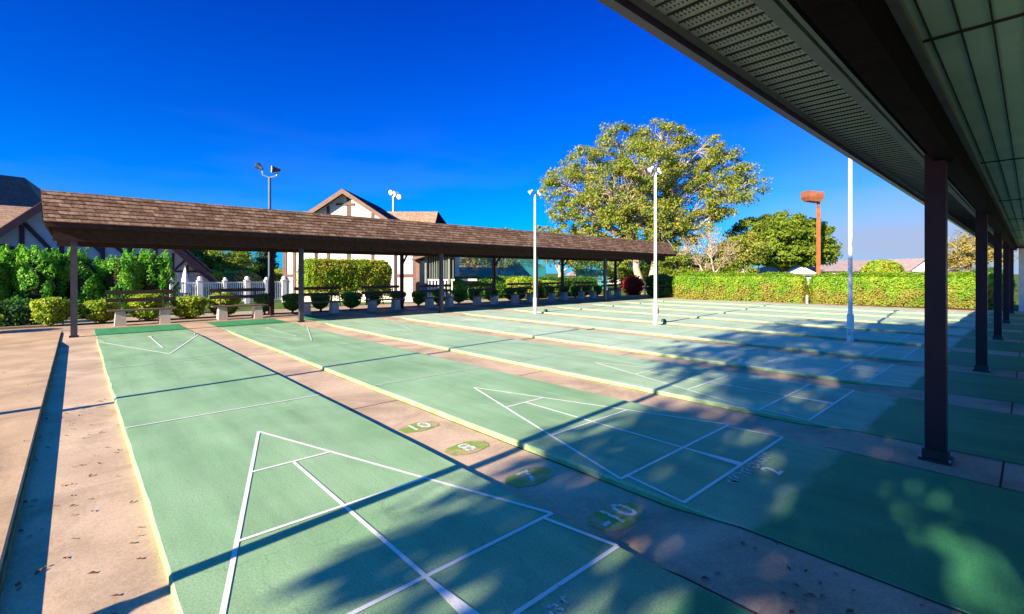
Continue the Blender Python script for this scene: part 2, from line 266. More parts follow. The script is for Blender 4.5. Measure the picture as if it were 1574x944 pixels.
# ---------------------------------------------------------------- builders
class MB:
    def __init__(s): s.v = []; s.f = []; s.m = []; s.mats = []
    def mi(s, m):
        if m not in s.mats: s.mats.append(m)
        return s.mats.index(m)
    def poly(s, pts, m):
        b = len(s.v); s.v += [tuple(p) for p in pts]; s.f.append(tuple(range(b, b + len(pts)))); s.m.append(s.mi(m))
    def hexa(s, p, m):   # 8 points: bottom 0-3 ccw, top 4-7
        b = len(s.v); s.v += [tuple(q) for q in p]
        for f in ((3, 2, 1, 0), (4, 5, 6, 7), (0, 1, 5, 4), (1, 2, 6, 5), (2, 3, 7, 6), (3, 0, 4, 7)):
            s.f.append(tuple(b + i for i in f)); s.m.append(s.mi(m))
    def box(s, x0, x1, y0, y1, z0, z1, m, c=0.0):
        if c: return s.cbox(x0, x1, y0, y1, z0, z1, m, c)
        s.hexa([(x0, y0, z0), (x1, y0, z0), (x1, y1, z0), (x0, y1, z0), (x0, y0, z1), (x1, y0, z1), (x1, y1, z1), (x0, y1, z1)], m)
    def cbox(s, x0, x1, y0, y1, z0, z1, m, c):  # chamfered top
        s.hexa([(x0, y0, z0), (x1, y0, z0), (x1, y1, z0), (x0, y1, z0), (x0, y0, z1 - c), (x1, y0, z1 - c), (x1, y1, z1 - c), (x0, y1, z1 - c)], m)
        s.f.pop(-5); s.m.pop(-5)
        b = len(s.v) - 4
        t = len(s.v); s.v += [(x0 + c, y0 + c, z1), (x1 - c, y0 + c, z1), (x1 - c, y1 - c, z1), (x0 + c, y1 - c, z1)]
        k = s.mi(m)
        s.f.append((t, t + 1, t + 2, t + 3)); s.m.append(k)
        for i in range(4): j = (i + 1) % 4; s.f.append((b + i, b + j, t + j, t + i)); s.m.append(k)
    def beam(s, a, b, w_, h_, m, up=(0, 0, 1)):   # rectangular bar between two points
        a = Vector(a); b = Vector(b); d = (b - a).normalized(); u = Vector(up)
        if abs(d.dot(u)) > .98: u = Vector((0, 1, 0))
        sx_ = d.cross(u).normalized() * w_ / 2; uz = sx_.cross(d).normalized() * h_ / 2
        s.hexa([a - sx_ - uz, a + sx_ - uz, b + sx_ - uz, b - sx_ - uz, a - sx_ + uz, a + sx_ + uz, b + sx_ + uz, b - sx_ + uz], m)
    def tube(s, a, b, r0, r1, m, n=10, cap=True):
        a = Vector(a); b = Vector(b); d = (b - a).normalized(); u = Vector((0, 0, 1)) if abs(d.z) < .95 else Vector((1, 0, 0))
        x = d.cross(u).normalized(); y = d.cross(x).normalized(); k = len(s.v); mi_ = s.mi(m)
        for p, r in ((a, r0), (b, r1)):
            for i in range(n): t = 2 * math.pi * i / n; s.v.append(tuple(p + x * math.cos(t) * r + y * math.sin(t) * r))
        for i in range(n): j = (i + 1) % n; s.f.append((k + i, k + n + i, k + n + j, k + j)); s.m.append(mi_)
        if cap:
            s.f.append(tuple(k + i for i in range(n))); s.m.append(mi_)
            s.f.append(tuple(k + n + i for i in reversed(range(n)))); s.m.append(mi_)
    def ball(s, c, r, m, n=12, sz=1.0):
        k = len(s.v); mi_ = s.mi(m); rings = 7
        for a in range(rings + 1):
            ph = math.pi * a / rings
            for i in range(n): t = 2 * math.pi * i / n; s.v.append((c[0] + r * math.sin(ph) * math.cos(t), c[1] + r * math.sin(ph) * math.sin(t), c[2] + r * sz * math.cos(ph)))
        for a in range(rings):
            for i in range(n): j = (i + 1) % n; s.f.append((k + a * n + i, k + (a + 1) * n + i, k + (a + 1) * n + j, k + a * n + j)); s.m.append(mi_)
    def build(s, name, parent=None, smooth=False):
        me = bpy.data.meshes.new(name); me.from_pydata(s.v, [], s.f)
        for m in s.mats: me.materials.append(m)
        me.polygons.foreach_set('material_index', s.m)
        if smooth: me.polygons.foreach_set('use_smooth', [True] * len(me.polygons))
        me.update(); o = bpy.data.objects.new(name, me); col.objects.link(o)
        if parent: o.parent = parent
        return o
def tag(o, label=None, cat=None, group=None, kind=None):
    if label: o['label'] = label
    if cat: o['category'] = cat
    if group: o['group'] = group
    if kind: o['kind'] = kind
    return o
def empty(name, loc, rz=0., label=None, cat=None, group=None):
    o = bpy.data.objects.new(name, None); col.objects.link(o); o.location = loc; o.rotation_euler = (0, 0, rz); o.empty_display_size = .2
    return tag(o, label, cat, group)
def copy_tree(o, parent=None):
    c = o.copy(); col.objects.link(c); c.parent = parent
    for ch in list(o.children): copy_tree(ch, c)
    return c
def struct(o): o['kind'] = 'structure'; return o
def text_mesh(name, s, size, loc, m, parent, rz=0., sx_=1., sy=1., align='CENTER'):
    cu = bpy.data.curves.new(name, 'FONT'); cu.body = s; cu.size = size; cu.align_x = align; cu.align_y = 'CENTER'; cu.resolution_u = 3; cu.offset = .004
    ob = bpy.data.objects.new('tmp', cu); col.objects.link(ob); dg = bpy.context.evaluated_depsgraph_get()
    me = bpy.data.meshes.new_from_object(ob.evaluated_get(dg)); bpy.data.objects.remove(ob); bpy.data.curves.remove(cu)
    me.name = name; me.materials.clear(); me.materials.append(m)
    o = bpy.data.objects.new(name, me); col.objects.link(o); o.location = loc; o.rotation_euler = (0, 0, rz); o.scale = (sx_, sy, 1); o.parent = parent
    return o
rng = np.random.default_rng(7)
def leaves(name, P, D, size, m, parent=None, aspect=1.7, jit=.9, extra=None):
    """P points, D preferred outward normals; one pointed four-sided leaf each."""
    n = len(P); size = np.broadcast_to(size, (n,)) * rng.uniform(.65, 1.3, n)
    nrm = D + rng.normal(0, jit, (n, 3)); nrm /= np.linalg.norm(nrm, axis=1)[:, None] + 1e-9
    t = rng.normal(0, 1, (n, 3)); t -= nrm * (t * nrm).sum(1)[:, None]; t /= np.linalg.norm(t, axis=1)[:, None] + 1e-9
    b = np.cross(nrm, t); s = size[:, None]
    bend = nrm * s * .18
    V = np.stack([P - t * s * aspect / 2, P + b * s * .42 + bend, P + t * s * aspect / 2, P - b * s * .42 + bend], 1).reshape(-1, 3)
    F = np.arange(n * 4).reshape(n, 4)
    mats = [m]; mi_ = np.zeros(n, int)
    if extra:
        ev, ef, em = extra; base = len(V); V = np.vstack([V, np.array(ev)])
    me = bpy.data.meshes.new(name)
    ne = len(extra[1]) if extra else 0
    nl = n * 4 + (sum(len(f) for f in extra[1]) if extra else 0)
    me.vertices.add(len(V)); me.vertices.foreach_set('co', V.astype(np.float32).ravel())
    me.loops.add(nl); me.polygons.add(n + ne)
    li = list(F.ravel()); starts = list(range(0, n * 4, 4)); tot = [4] * n
    if extra:
        k = n * 4
        for f in extra[1]: starts.append(k); tot.append(len(f)); k += len(f); li += [base + i for i in f]
        mats.append(extra[2]); mi_ = np.concatenate([mi_, np.ones(ne, int)])
    me.loops.foreach_set('vertex_index', np.array(li, dtype=np.int32)); me.polygons.foreach_set('loop_start', np.array(starts, dtype=np.int32))
    me.polygons.foreach_set('loop_total', np.array(tot, dtype=np.int32))
    for q in mats: me.materials.append(q)
    me.polygons.foreach_set('material_index', mi_.astype(np.int32))
    me.update(calc_edges=True); me.validate()
    o = bpy.data.objects.new(name, me); col.objects.link(o)
    if parent: o.parent = parent
    return o
def unit(n):
    d = rng.normal(0, 1, (n, 3)); return d / np.linalg.norm(d, axis=1)[:, None]
def limb(mb, a, b, r0, r1, m, seg=4, wob=.06, n=7):
    a = np.array(a, float); b = np.array(b, float); L = np.linalg.norm(b - a); p = a; r = r0
    pts = []
    for i in range(1, seg + 1):
        t = i / seg; q = a + (b - a) * t + (rng.normal(0, wob * L, 3) if i < seg else 0); q[2] += math.sin(t * math.pi) * .05 * L
        rr = r0 + (r1 - r0) * t; mb.tube(p, q, r, rr, m, n=n, cap=False); pts.append((q, rr)); p = q; r = rr
    return pts
def tree(name, label, cat, loc, th, tr, blobs, nclump, per, lsize, lm, bark, group=None, rz=-YAW, clump_r=.55, twig=.5, fork=1, crown=True, seed=None, shell=.45):
    """blobs (x, y, z, rx, ry, rz) in local metres; limbs run trunk -> blob -> leaf clump."""
    global rng
    if seed is not None: rng = np.random.default_rng(seed)
    root = empty(name, loc, rz, label, cat, group); mb = MB()
    tops = []
    for k in range(fork):
        off = (k - (fork - 1) / 2) * tr * 2.2
        top = np.array([off * 2.2 + rng.normal(0, .1), rng.normal(0, .2), th]); limb(mb, (off, 0, -.1), top, tr * 1.25 / fork ** .4, tr * .75 / fork ** .4, bark, seg=4, wob=.02, n=10); tops.append(top)
    B = np.array(blobs, float); vol = (B[:, 3] * B[:, 4] * B[:, 5]) ** .7; pr_ = vol / vol.sum(); C_ = []; D_ = []
    for i, b in enumerate(B):
        c = b[:3]; t = tops[np.argmin([abs(q[0] - c[0]) for q in tops])]
        sub = limb(mb, t, c, tr * .5, tr * .16, bark, seg=4, wob=.05)
        k = max(9, int(nclump * pr_[i])); d = unit(k); rad = rng.uniform(shell, 1, k) ** .6
        cc = c + d * b[3:6] * rad[:, None]
        for q, dd in zip(cc, d):
            C_.append(q); D_.append(dd)
            if rng.random() < twig:
                s0 = sub[rng.integers(1, 4)][0]; limb(mb, s0, q, tr * .11, tr * .025, bark, seg=3, wob=.08, n=4)
    mb.build('trunk', root, smooth=True)
    if crown:
        C_ = np.array(C_); D_ = np.array(D_); n = len(C_) * per
        idx = np.repeat(np.arange(len(C_)), per); csz = rng.uniform(.55, 1.35, len(C_))[idx]
        o = rng.normal(0, 1, (n, 3)); o /= np.linalg.norm(o, axis=1)[:, None]; o *= (rng.uniform(0, 1, n) ** .5)[:, None]
        P = C_[idx] + o * np.array([1, 1, .62]) * clump_r * csz[:, None]
        P = P[P[:, 2] > .15]; D = (o * 1.0 + D_[idx] * .5 + np.array([0, 0, .45]))[:len(P)]
        leaves('crown', P, D, lsize, lm, root)
    return root
def grid_core(x0, x1, y0, y1, z0, z1, rough=.04, step=.3):
    """closed lumpy box as (verts, faces) for a shrub's inner mass"""
    nx = max(2, int((x1 - x0) / step)); v = []; f = []
    prof = [(0, .1), (0, .9), (.12, 1), (.88, 1), (1, .9), (1, .1)]
    for i in range(nx + 1):
        t = i / nx; sh = 1 if 0 < i < nx else .8
        for (a, b) in prof:
            yy = (a - .5) * sh + .5; zz = b * (.93 if sh < 1 else 1)
            v.append((x0 + (x1 - x0) * t, y0 + (y1 - y0) * yy + rng.normal(0, rough), z0 + (z1 - z0) * zz + rng.normal(0, rough)))
    k = len(prof)
    for i in range(nx):
        for j in range(k): jj = (j + 1) % k; f.append((i * k + j, i * k + jj, (i + 1) * k + jj, (i + 1) * k + j))
    f.append(tuple(range(k))); f.append(tuple(nx * k + i for i in reversed(range(k))))
    return v, f
def hedge(name, label, cat, loc, rz, L, W, H, m, core, n, ls, z0=.08, group=None, rnd=.10, top_bias=1., open_low=0., seed=1):
    global rng
    rng = np.random.default_rng(seed)
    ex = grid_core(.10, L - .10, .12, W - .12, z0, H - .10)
    # points on the box surface with lumpy offset, rounded edges
    A = np.array([L * W * top_bias, L * H, L * H, W * H, W * H]); A /= A.sum(); k = rng.choice(5, n, p=A); u = rng.uniform(0, 1, n); v = rng.uniform(0, 1, n)
    P = np.zeros((n, 3)); D = np.zeros((n, 3))
    for face, (px, py, pz, d) in enumerate((((u * L), (v * W), np.full(n, H), (0, 0, 1)), ((u * L), np.zeros(n), v * H, (0, -1, .2)), ((u * L), np.full(n, W), v * H, (0, 1, .2)), (np.zeros(n), u * W, v * H, (-1, 0, .2)), (np.full(n, L), u * W, v * H, (1, 0, .2)))):
        q = k == face; P[q] = np.stack([px, py, pz], 1)[q]; D[q] = d
    c = np.array([L / 2, W / 2, H / 2]); h = c.copy()
    rr = min(.35 * W, .3 * H, .45)
    inner = np.clip(P, [rr, rr, 0], [L - rr, W - rr, H - rr]); dv = P - inner; dn = np.linalg.norm(dv, axis=1) + 1e-6
    q = dn > rr; P[q] = inner[q] + dv[q] / dn[q][:, None] * rr
    lump = (np.sin(P[:, 0] * 3.1 + seed) * np.sin(P[:, 2] * 4.3 + P[:, 1] * 2) + np.sin(P[:, 0] * 7.3) * np.sin(P[:, 2] * 6.1 + 1)) * .5
    P += D * (rng.normal(0, .045, n) + lump * rnd * .45)[:, None]; P += rng.normal(0, .02, (n, 3))
    P[:, 2] = np.maximum(P[:, 2], z0 * .4)
    if open_low:
        keep = (P[:, 2] > open_low + rng.normal(0, .12, n) + .1 * np.sin(P[:, 0] * 3)); P, D = P[keep], D[keep]
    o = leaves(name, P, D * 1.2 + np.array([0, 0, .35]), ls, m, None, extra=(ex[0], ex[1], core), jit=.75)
    o.location = loc; o.rotation_euler = (0, 0, rz); tag(o, label, cat, group); return o
def shrub(name, label, loc, r, h, m, core, n, ls, group=None, cup=.55, seed=1, spiky=0., cat='shrub', stem=.12, rnd=.82):
    """cup or round shrub: foliage > mass, stem"""
    global rng
    rng = np.random.default_rng(seed)
    root = empty(name, loc, rng.uniform(0, 6), label, cat, group)
    d = unit(n); t = (d[:, 2] + 1) / 2        # 0 bottom .. 1 top
    rad = cup + (1 - cup) * np.minimum(1, t * 1.7); flat = np.sign(d[:, 2]) * np.abs(d[:, 2]) ** (.6 + .4 * (rnd > .9))
    hh = h - stem; lump = .07 * np.sin(d[:, 0] * 7 + seed) * np.sin(d[:, 1] * 6) * r
    fill = np.where(rng.random(n) < .3, rng.uniform(.6, 1, n), rng.uniform(.93, 1.05, n))
    P = np.stack([d[:, 0] * (r * rad + lump) * fill, d[:, 1] * (r * rad + lump) * fill, stem + hh / 2 + flat * hh / 2 * fill], 1)
    hr = np.linalg.norm(d[:, :2], axis=1); q_ = np.maximum(hr, rnd); P[:, 0] /= q_; P[:, 1] /= q_
    D = d.copy(); D[:, 2] += .3
    if spiky: P += d * np.abs(rng.normal(0, spiky, n))[:, None] * r; P[:, 2] += np.abs(rng.normal(0, spiky * .6, n)) * r * (t > .5)
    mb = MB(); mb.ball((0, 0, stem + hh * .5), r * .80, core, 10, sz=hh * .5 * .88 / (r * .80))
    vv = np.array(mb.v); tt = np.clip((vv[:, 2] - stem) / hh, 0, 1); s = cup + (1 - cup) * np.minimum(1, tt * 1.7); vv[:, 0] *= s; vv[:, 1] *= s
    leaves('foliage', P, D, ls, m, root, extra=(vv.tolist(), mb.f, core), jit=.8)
    st = MB()
    for k in range(3): st.tube((rng.normal(0, .03), rng.normal(0, .03), -.02), (rng.normal(0, .08), rng.normal(0, .08), stem + hh * .3), .022, .012, M['bark'], 6)
    st.build('stem', root)
    return root
ORD = ['first', 'second', 'third', 'fourth', 'fifth', 'sixth', 'seventh', 'eighth', 'ninth', 'tenth', 'eleventh', 'twelfth', 'thirteenth', 'fourteenth', 'fifteenth', 'sixteenth',
       'seventeenth', 'eighteenth', 'nineteenth', 'twentieth', 'twenty-first', 'twenty-second', 'twenty-third', 'twenty-fourth', 'twenty-fifth']
# ---------------------------------------------------------------- ground, paving, courts
P_ = 2.5064; W_ = 1.829; FT = .3162; LEN = 39 * FT
b = MB(); b.poly([(-600, -600, -.12), (900, -600, -.12), (900, 900, -.12), (-600, 900, -.12)], M['grass']); struct(b.build('ground'))
b = MB(); GP = [(-6.5, -.005), (-.36, -.005), (.10, -.05), (11.95, -.05), (12.5, -.005), (15.06, -.005)]
def gz(y):
    for (a, za), (c, zc) in zip(GP, GP[1:]):
        if a <= y <= c: return za + (zc - za) * (y - a) / (c - a)
    return -.005
for (a, za), (c, zc) in zip(GP, GP[1:]): b.poly([(-.6, a, za), (26.4, a, za), (26.4, c, zc), (-.6, c, zc)], M['gutter'])
gut = struct(b.build('gutter_paving'))
# painted numbers in the first gutter
for s_, x, y in (('10', 2.16, 2.57), ('8', 2.17, 1.80), ('7', 2.16, 1.02), ('-10', 2.15, .25)):
    ov = MB(); k = 28
    ov.poly([(x + .205 * math.copysign(abs(math.cos(2 * math.pi * i / k)) ** .8, math.cos(2 * math.pi * i / k)) * (1 + .05 * math.sin(i * 2.1)), y + .125 * math.copysign(abs(math.sin(2 * math.pi * i / k)) ** .8, math.sin(2 * math.pi * i / k)) * (1 + .06 * math.sin(i * 1.3)), -.0465) for i in range(k)], M['oval'])
    o = ov.build('painted_patch', gut)
    text_mesh('painted_number', s_, .25, (x, y, -.0435), M['num'], gut, sx_=1.0 if len(s_) < 3 else .95)
def strip(mb, x0, y0, x1, y1, w_, z, m, w2=None):
    d = Vector((x1 - x0, y1 - y0)); d.normalize(); nx, ny = -d.y, d.x; a = w_ / 2; c = (w2 if w2 is not None else w_) / 2
    mb.poly([(x0 - nx * a, y0 - ny * a, z), (x1 - nx * c, y1 - ny * c, z), (x1 + nx * c, y1 + ny * c, z), (x0 + nx * a, y0 + ny * a, z)], m)
YL = -5.8; YH = 15.04
for n in range(10):
    x = n * P_; c = MB(); e = .012; NS = 90; rs = np.random.default_rng(500 + n)
    ys = np.linspace(YL, YH, NS + 1)
    def wander():
        a = rs.normal(0, 1, NS + 1); k_ = np.convolve(a, np.hanning(9) / 4, 'same') * .006; return k_ + rs.normal(0, .0012, NS + 1)
    wl, wr, wc = wander(), wander(), np.abs(rs.normal(0, .006, NS + 1)) * (rs.random(NS + 1) < .25)
    for k_, y in enumerate(ys):
        a, b_ = x + wl[k_], x + W_ + wr[k_]; ch = e + wc[k_]
        c.v += [(a, y, -.09), (a, y, -ch), (a + ch, y, 0), (b_ - e, y, 0), (b_, y, -e), (b_, y, -.09)]
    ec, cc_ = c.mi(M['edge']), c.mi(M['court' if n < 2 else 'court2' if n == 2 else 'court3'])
    for k_ in range(NS):
        o0, o1 = k_ * 6, k_ * 6 + 6
        for q in range(5): c.f.append((o0 + q, o1 + q, o1 + q + 1, o0 + q + 1)[::-1]); c.m.append(ec if q < 1 else cc_)
    c.f.append(tuple(range(6))[::-1]); c.m.append(cc_); c.f.append(tuple(NS * 6 + q for q in range(6))); c.m.append(cc_)
    co = struct(c.build('court'))
    l = MB(); lw = .025; z = [.003]
    def S(x0, y0, x1, y1, w_=lw, m=M['line'], w2=None):
        strip(l, x + x0, y0, x + x1, y1, w_, z[0], m, w2); z[0] += .00025
    for end in (0, 1):
        Y = (lambda y: y) if end == 0 else (lambda y: LEN - y)
        lm = M['line'] if end == 0 else M['faint']
        ln = lm if n != 0 or end == 0 else M['line']
        S(.015, Y(0), W_ - .015, Y(0), m=lm); S(.015, Y(1.5 * FT), W_ - .015, Y(1.5 * FT), m=lm)
        S(.02, Y(1.5 * FT), W_ / 2, Y(10.5 * FT), m=ln); S(W_ - .02, Y(1.5 * FT), W_ / 2, Y(10.5 * FT), m=ln)
        S(W_ / 2 * 3 / 9, Y(4.5 * FT), W_ - W_ / 2 * 3 / 9, Y(4.5 * FT), m=lm); S(W_ / 2 * 6 / 9, Y(7.5 * FT), W_ - W_ / 2 * 6 / 9, Y(7.5 * FT), m=lm)
        S(W_ / 2, Y(1.5 * FT), W_ / 2, Y(7.5 * FT), m=ln)
        S(W_ / 2, Y(1.5 * FT), W_ / 2, Y(0), .02, lm, .085)
        S(.02, Y(0), .10, Y(1.5 * FT), m=lm); S(W_ - .02, Y(0), W_ - .10, Y(1.5 * FT), m=lm)
        S(.015, Y(13.5 * FT), W_ - .015, Y(13.5 * FT), .022, M['faint'] if n > 0 or end else M['line'])
    l.build('painted_lines', co)
    if n == 0:
        text_mesh('court_lettering', 'COURT', .10, (1.14, -.105, .004), M['letter'], co, sx_=.95)
        text_mesh('court_number', '1', .17, (.92, -.29, .004), M['letter'], co)
    if n == 1:
        text_mesh('court_lettering', 'MY NY COURT', .12, (3.42, -.075, .004), M['letter'], co, sx_=.95)
        text_mesh('court_number', '2', .19, (3.47, -.205, .004), M['line'], co)
    if n == 2:
        text_mesh('court_lettering', 'COURT', .11, (5.95, -.09, .004), M['letter'], co)
        text_mesh('court_number', '3', .16, (5.95, -.24, .004), M['letter'], co)
# thin dirt joints across gutters and where court meets gutter
j = MB()
for n in range(10):
    x = n * P_ + W_
    for y in (-2.9, -1.35, 3.6, 8.2, 13.0): j.box(x + .012, x + P_ - W_ - .012, y - .006, y + .006, -.07, gz(y) + .0022, M['joint'])
    
    for x0_, x1_, dz_ in ((x + P_ - W_ - .014, x + P_ - W_ - .001, .0030), (x + .001, x + .012, .0028)):
        for (a, za), (c, zc) in zip(GP, GP[1:]):
            a_, c_ = max(a, YL), min(c, YH); j.poly([(x0_, a_, gz(a_) + dz_), (x1_, a_, gz(a_) + dz_), (x1_, c_, gz(c_) + dz_), (x0_, c_, gz(c_) + dz_)], M['joint'])
j.build('expansion_joint', gut)
b = MB(); b.box(-12, -.6, -6.5, 14.6, -.2, .018, M['path'], .01)
b.box(-.6, -.588, -6.5, 14.6, -.2, .004, M['edgegreen']); pth = struct(b.build('path'))
b = MB(); b.box(-12, 27, 15.062, 16.45, -.2, .004, M['apron']); struct(b.build('apron_paving'))
b = MB(); b.box(-12, -.6, 14.602, 15.06, -.2, .002, M['path']); struct(b.build('path'))
b = MB(); b.box(-12, 26, 16.452, 17.35, -.2, -.01, M['mulch']); struct(b.build('mulch_bed'))
b = MB(); b.box(-12, 26, 17.352, 19.3, -.2, -.02, M['apron']); struct(b.build('path'))
b = MB(); b.poly([(26.4, -6.5, -.05), (29.5, -6.5, -.05), (27.5, 15.06, -.05), (26.4, 15.06, -.05)], M['mulch']); struct(b.build('mulch_bed'))
b = MB(); b.box(-12, 26.4, -9, -6.502, -.2, -.03, M['apron']); struct(b.build('apron_paving'))
# ---------------------------------------------------------------- shelters
def shelter(name, label, yo, sgn, xa, xb, zs, back_y, fm):
    """yo = outer eave, sgn = direction from eave to the back (+1 or -1)"""
    g = empty(name, (0, 0, 0), 0, label, 'shelter')
    Y = lambda d: yo + sgn * d
    def bx(mb, x0, x1, d0, d1, z0, z1, m):
        a, c = sorted((Y(d0), Y(d1))); mb.box(x0, x1, a, c, z0, z1, m)
    depth = abs(back_y - yo) + .45
    rt = zs + .70; lean = .34
    r = MB(); k = 8
    # shingled mansard in overlapping courses on the front, both ends and the back
    def course(p0, p1, q0, q1, out):
        # p0-p1 lower edge, q0-q1 upper edge
        p0, p1, q0, q1, out = map(Vector, (p0, p1, q0, q1, out))
        for i in range(k):
            a, c = i / k, (i + 1.25) / k; c = min(c, 1)
            lo0 = p0.lerp(q0, a) + out * .016; lo1 = p1.lerp(q1, a) + out * .016; hi0 = p0.lerp(q0, c) + out * .002; hi1 = p1.lerp(q1, c) + out * .002
            in0 = lo0 - out * .014; in1 = lo1 - out * .014
            r.poly([lo0, lo1, hi1, hi0], M['shingle']); r.poly([in0, in1, lo1, lo0], M['shingle'])
    F0 = (xa, Y(0), zs); F1 = (xb, Y(0), zs); T0 = (xa - .06, Y(lean), rt); T1 = (xb - lean, Y(lean), rt)
    B0 = (xa, Y(depth), zs); B1 = (xb, Y(depth), zs); U0 = (xa - .06, Y(depth - lean), rt); U1 = (xb - lean, Y(depth - lean), rt)
    course(F0, F1, T0, T1, (0, -sgn, .3)); course(B0, F0, U0, T0, (-1, 0, .3)); course(F1, B1, T1, U1, (1, 0, .3)); course(B1, B0, U1, U0, (0, sgn, .3))
    r.poly([T0, T1, U1, U0], M['shingle'])
    r.build('roof', g)
    f = MB()
    bx(f, xa + .02, xb - .02, .01, .05, zs - .10, zs - .004, fm); bx(f, xa + .02, xb - .02, depth - .05, depth - .01, zs - .10, zs - .004, fm)
    bx(f, xa + .02, xa + .06, .052, depth - .052, zs - .10, zs - .004, fm); bx(f, xb - .06, xb - .02, .052, depth - .052, zs - .10, zs - .004, fm)
    f.build('fascia', g)
    return g, Y, bx, depth, rt
# far shelter over the benches
SHX = [-.37 + 5.0128 * i for i in range(6)]
g, Y, bx, depth, rt = shelter('far_shelter', 'long brown shingled shelter roof over the row of benches', 12.62, 1, -.84, 25.7, 2.56, 16.2, M['brownwood'])
c = MB(); bx(c, -.78, 25.64, .06, depth - .06, 2.515, 2.53, M['brownwood']); c.build('ceiling', g)
c = MB(); bx(c, -.72, 25.5, .60, .76, 2.19, 2.51, M['brownwood']); c.build('beam', g)
c = MB(); bx(c, -.72, 25.5, 3.50, 3.66, 2.19, 2.51, M['brownwood']); c.build('beam', g)
c = MB()
for x in SHX: c = MB(); bx(c, x - .05, x + .05, .762, 3.498, 2.28, 2.51, M['brownwood']); c.build('cross_beam', g)
for i, x in enumerate(SHX):
    p = MB(); p.box(x - .06, x + .06, 13.24, 13.36, -.06, 2.188, M['grey_post']); po = p.build('post', g)
    q = MB(); q.box(x - .085, x + .085, 13.215, 13.385, -.06, .03, M['black']); q.build('post_foot', po)
    if i:
        p = MB(); p.box(x - .06, x + .06, 16.14, 16.26, 0, 2.188, M['brown_post']); p.build('post', g)
        p = MB(); p.beam((x, 16.12, 1.85), (x, 15.75, 2.24), .06, .06, M['brown_post']); p.build('brace', g)
# near shelter the camera stands under
EY = -.48
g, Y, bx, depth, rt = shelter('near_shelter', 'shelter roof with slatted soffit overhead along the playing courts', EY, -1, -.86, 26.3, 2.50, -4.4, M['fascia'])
s = MB(); bx(s, -.8, 26.2, .06, .42, 2.455, 2.47, M['soffit'])
x = -.7
while x < 26:
    bx(s, x, x + .010, .075, .345, 2.4485, 2.4545, M['seam']); bx(s, x + .085, x + .093, .075, .345, 2.4490, 2.4545, M['seam'])
    x += .17
s.build('soffit', g)
s = MB()
x = -.7
while x < 9:       # vent slots punched in the boards
    for d in np.arange(.09, .335, .016):
        for q in (.025, .05, .11, .14): bx(s, x + q - .006, x + q + .006, d, d + .004, 2.4530, 2.4548, M['seam'])
    x += .17
s.build('soffit_vents', g)
s = MB(); bx(s, -.8, 26.2, .052, .066, 2.43, 2.4548, M['trim']); bx(s, -.8, 26.2, .348, .398, 2.43, 2.4548, M['trim']); bx(s, -.8, 26.2, .435, .452, 2.395, 2.46, M['trim']); s.build('soffit_trim', g)
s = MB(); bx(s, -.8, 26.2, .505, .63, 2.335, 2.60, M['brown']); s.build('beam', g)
s = MB(); bx(s, -.8, 26.2, .422, .503, 2.47, 2.60, M['brown']); s.build('beam_packing', g)
s = MB(); bx(s, -.8, 26.2, .632, depth - .06, 2.555, 2.57, M['ceiling']); s.build('ceiling', g)
s = MB(); bx(s, -.79, 26.2, .633, .67, 2.52, 2.554, M['trim'])
for q in range(36):
    d = .70 + q * .10
    if d < depth - .1: bx(s, -.79, 26.2, d, d + .006, 2.5465, 2.5545, M['seam'])
for x in np.arange(-1.06, 26, 3.66):
    if x > -.7: bx(s, x, x + .016, .672, depth - .1, 2.5455, 2.5545, M['seam'])
s.build('ceiling_seams', g)
for i in range(6):
    x = 4.70 + 5.0128 * i - .03
    if x > 26: continue
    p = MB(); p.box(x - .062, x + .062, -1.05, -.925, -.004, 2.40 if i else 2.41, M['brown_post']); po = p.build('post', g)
    q = MB(); q.box(x - .10, x + .10, -1.085, -.89, -.004, .018, M['black']); q.box(x - .076, x + .076, -1.064, -.911, .018, .085, M['black'])
    for (u, v) in ((-.088, -1.074), (.088, -1.074), (-.088, -.901), (.088, -.901)): q.tube((x + u, v, .016), (x + u, v, .034), .008, .008, M['galv'], 6)
    q.build('post_foot', po)
for i in range(6):
    x = 4.67 + 5.0128 * i
    p = MB(); p.box(x - .062, x + .062, -4.36, -4.24, -.06, 2.55, M['brown_post']); p.build('post', g)
w1 = MB(); w1.box(26.35, 26.6, -6.2, -1.15, -.1, 2.46, M['stucco']); tag(w1.build('end_wall'), 'plain white wall closing the far end of the near shelter', 'wall')
# ---------------------------------------------------------------- benches
def bench():
    root = empty('bench', (0, 0, 0), 0, 'bench', 'bench', 'benches under the far shelter')
    for sx_ in (-.5, .5):
        p = MB(); b0 = .13; t0 = .105
        p.hexa([(sx_ - b0, -.17, 0), (sx_ + b0, -.17, 0), (sx_ + b0, .17, 0), (sx_ - b0, .17, 0), (sx_ - t0, -.15, .40), (sx_ + t0, -.15, .40), (sx_ + t0, .15, .40), (sx_ - t0, .15, .40)], M['ped'])
        p.build('pedestal', root)
    s = MB()
    for k in range(3): s.box(-.78, .78, -.19 + k * .135, -.19 + k * .135 + .115, .402, .44, M['seatwood'])
    s.build('seat', root)
    for z in (.64, .86):
        s = MB(); s.box(-.80, .80, .245, .285, z, z + .105, M['bwood']); s.build('back_slat', root)
    for sx_ in (-.5, .5):
        s = MB(); s.beam((sx_, .20, .40), (sx_, .305, .98), .04, .02, M['grey_post']); s.build('bracket', root)
    return root
bn = bench()
for i in range(10):
    o = bn if i == 0 else copy_tree(bn)
    o.location = (1.07 + 2.506 * i + rng.normal(0, .05), 15.6 + rng.normal(0, .03), .004); o.rotation_euler = (0, 0, rng.normal(0, .015))
    o['label'] = 'dark slatted bench on concrete blocks, %s from the near end of its row' % ORD[i]
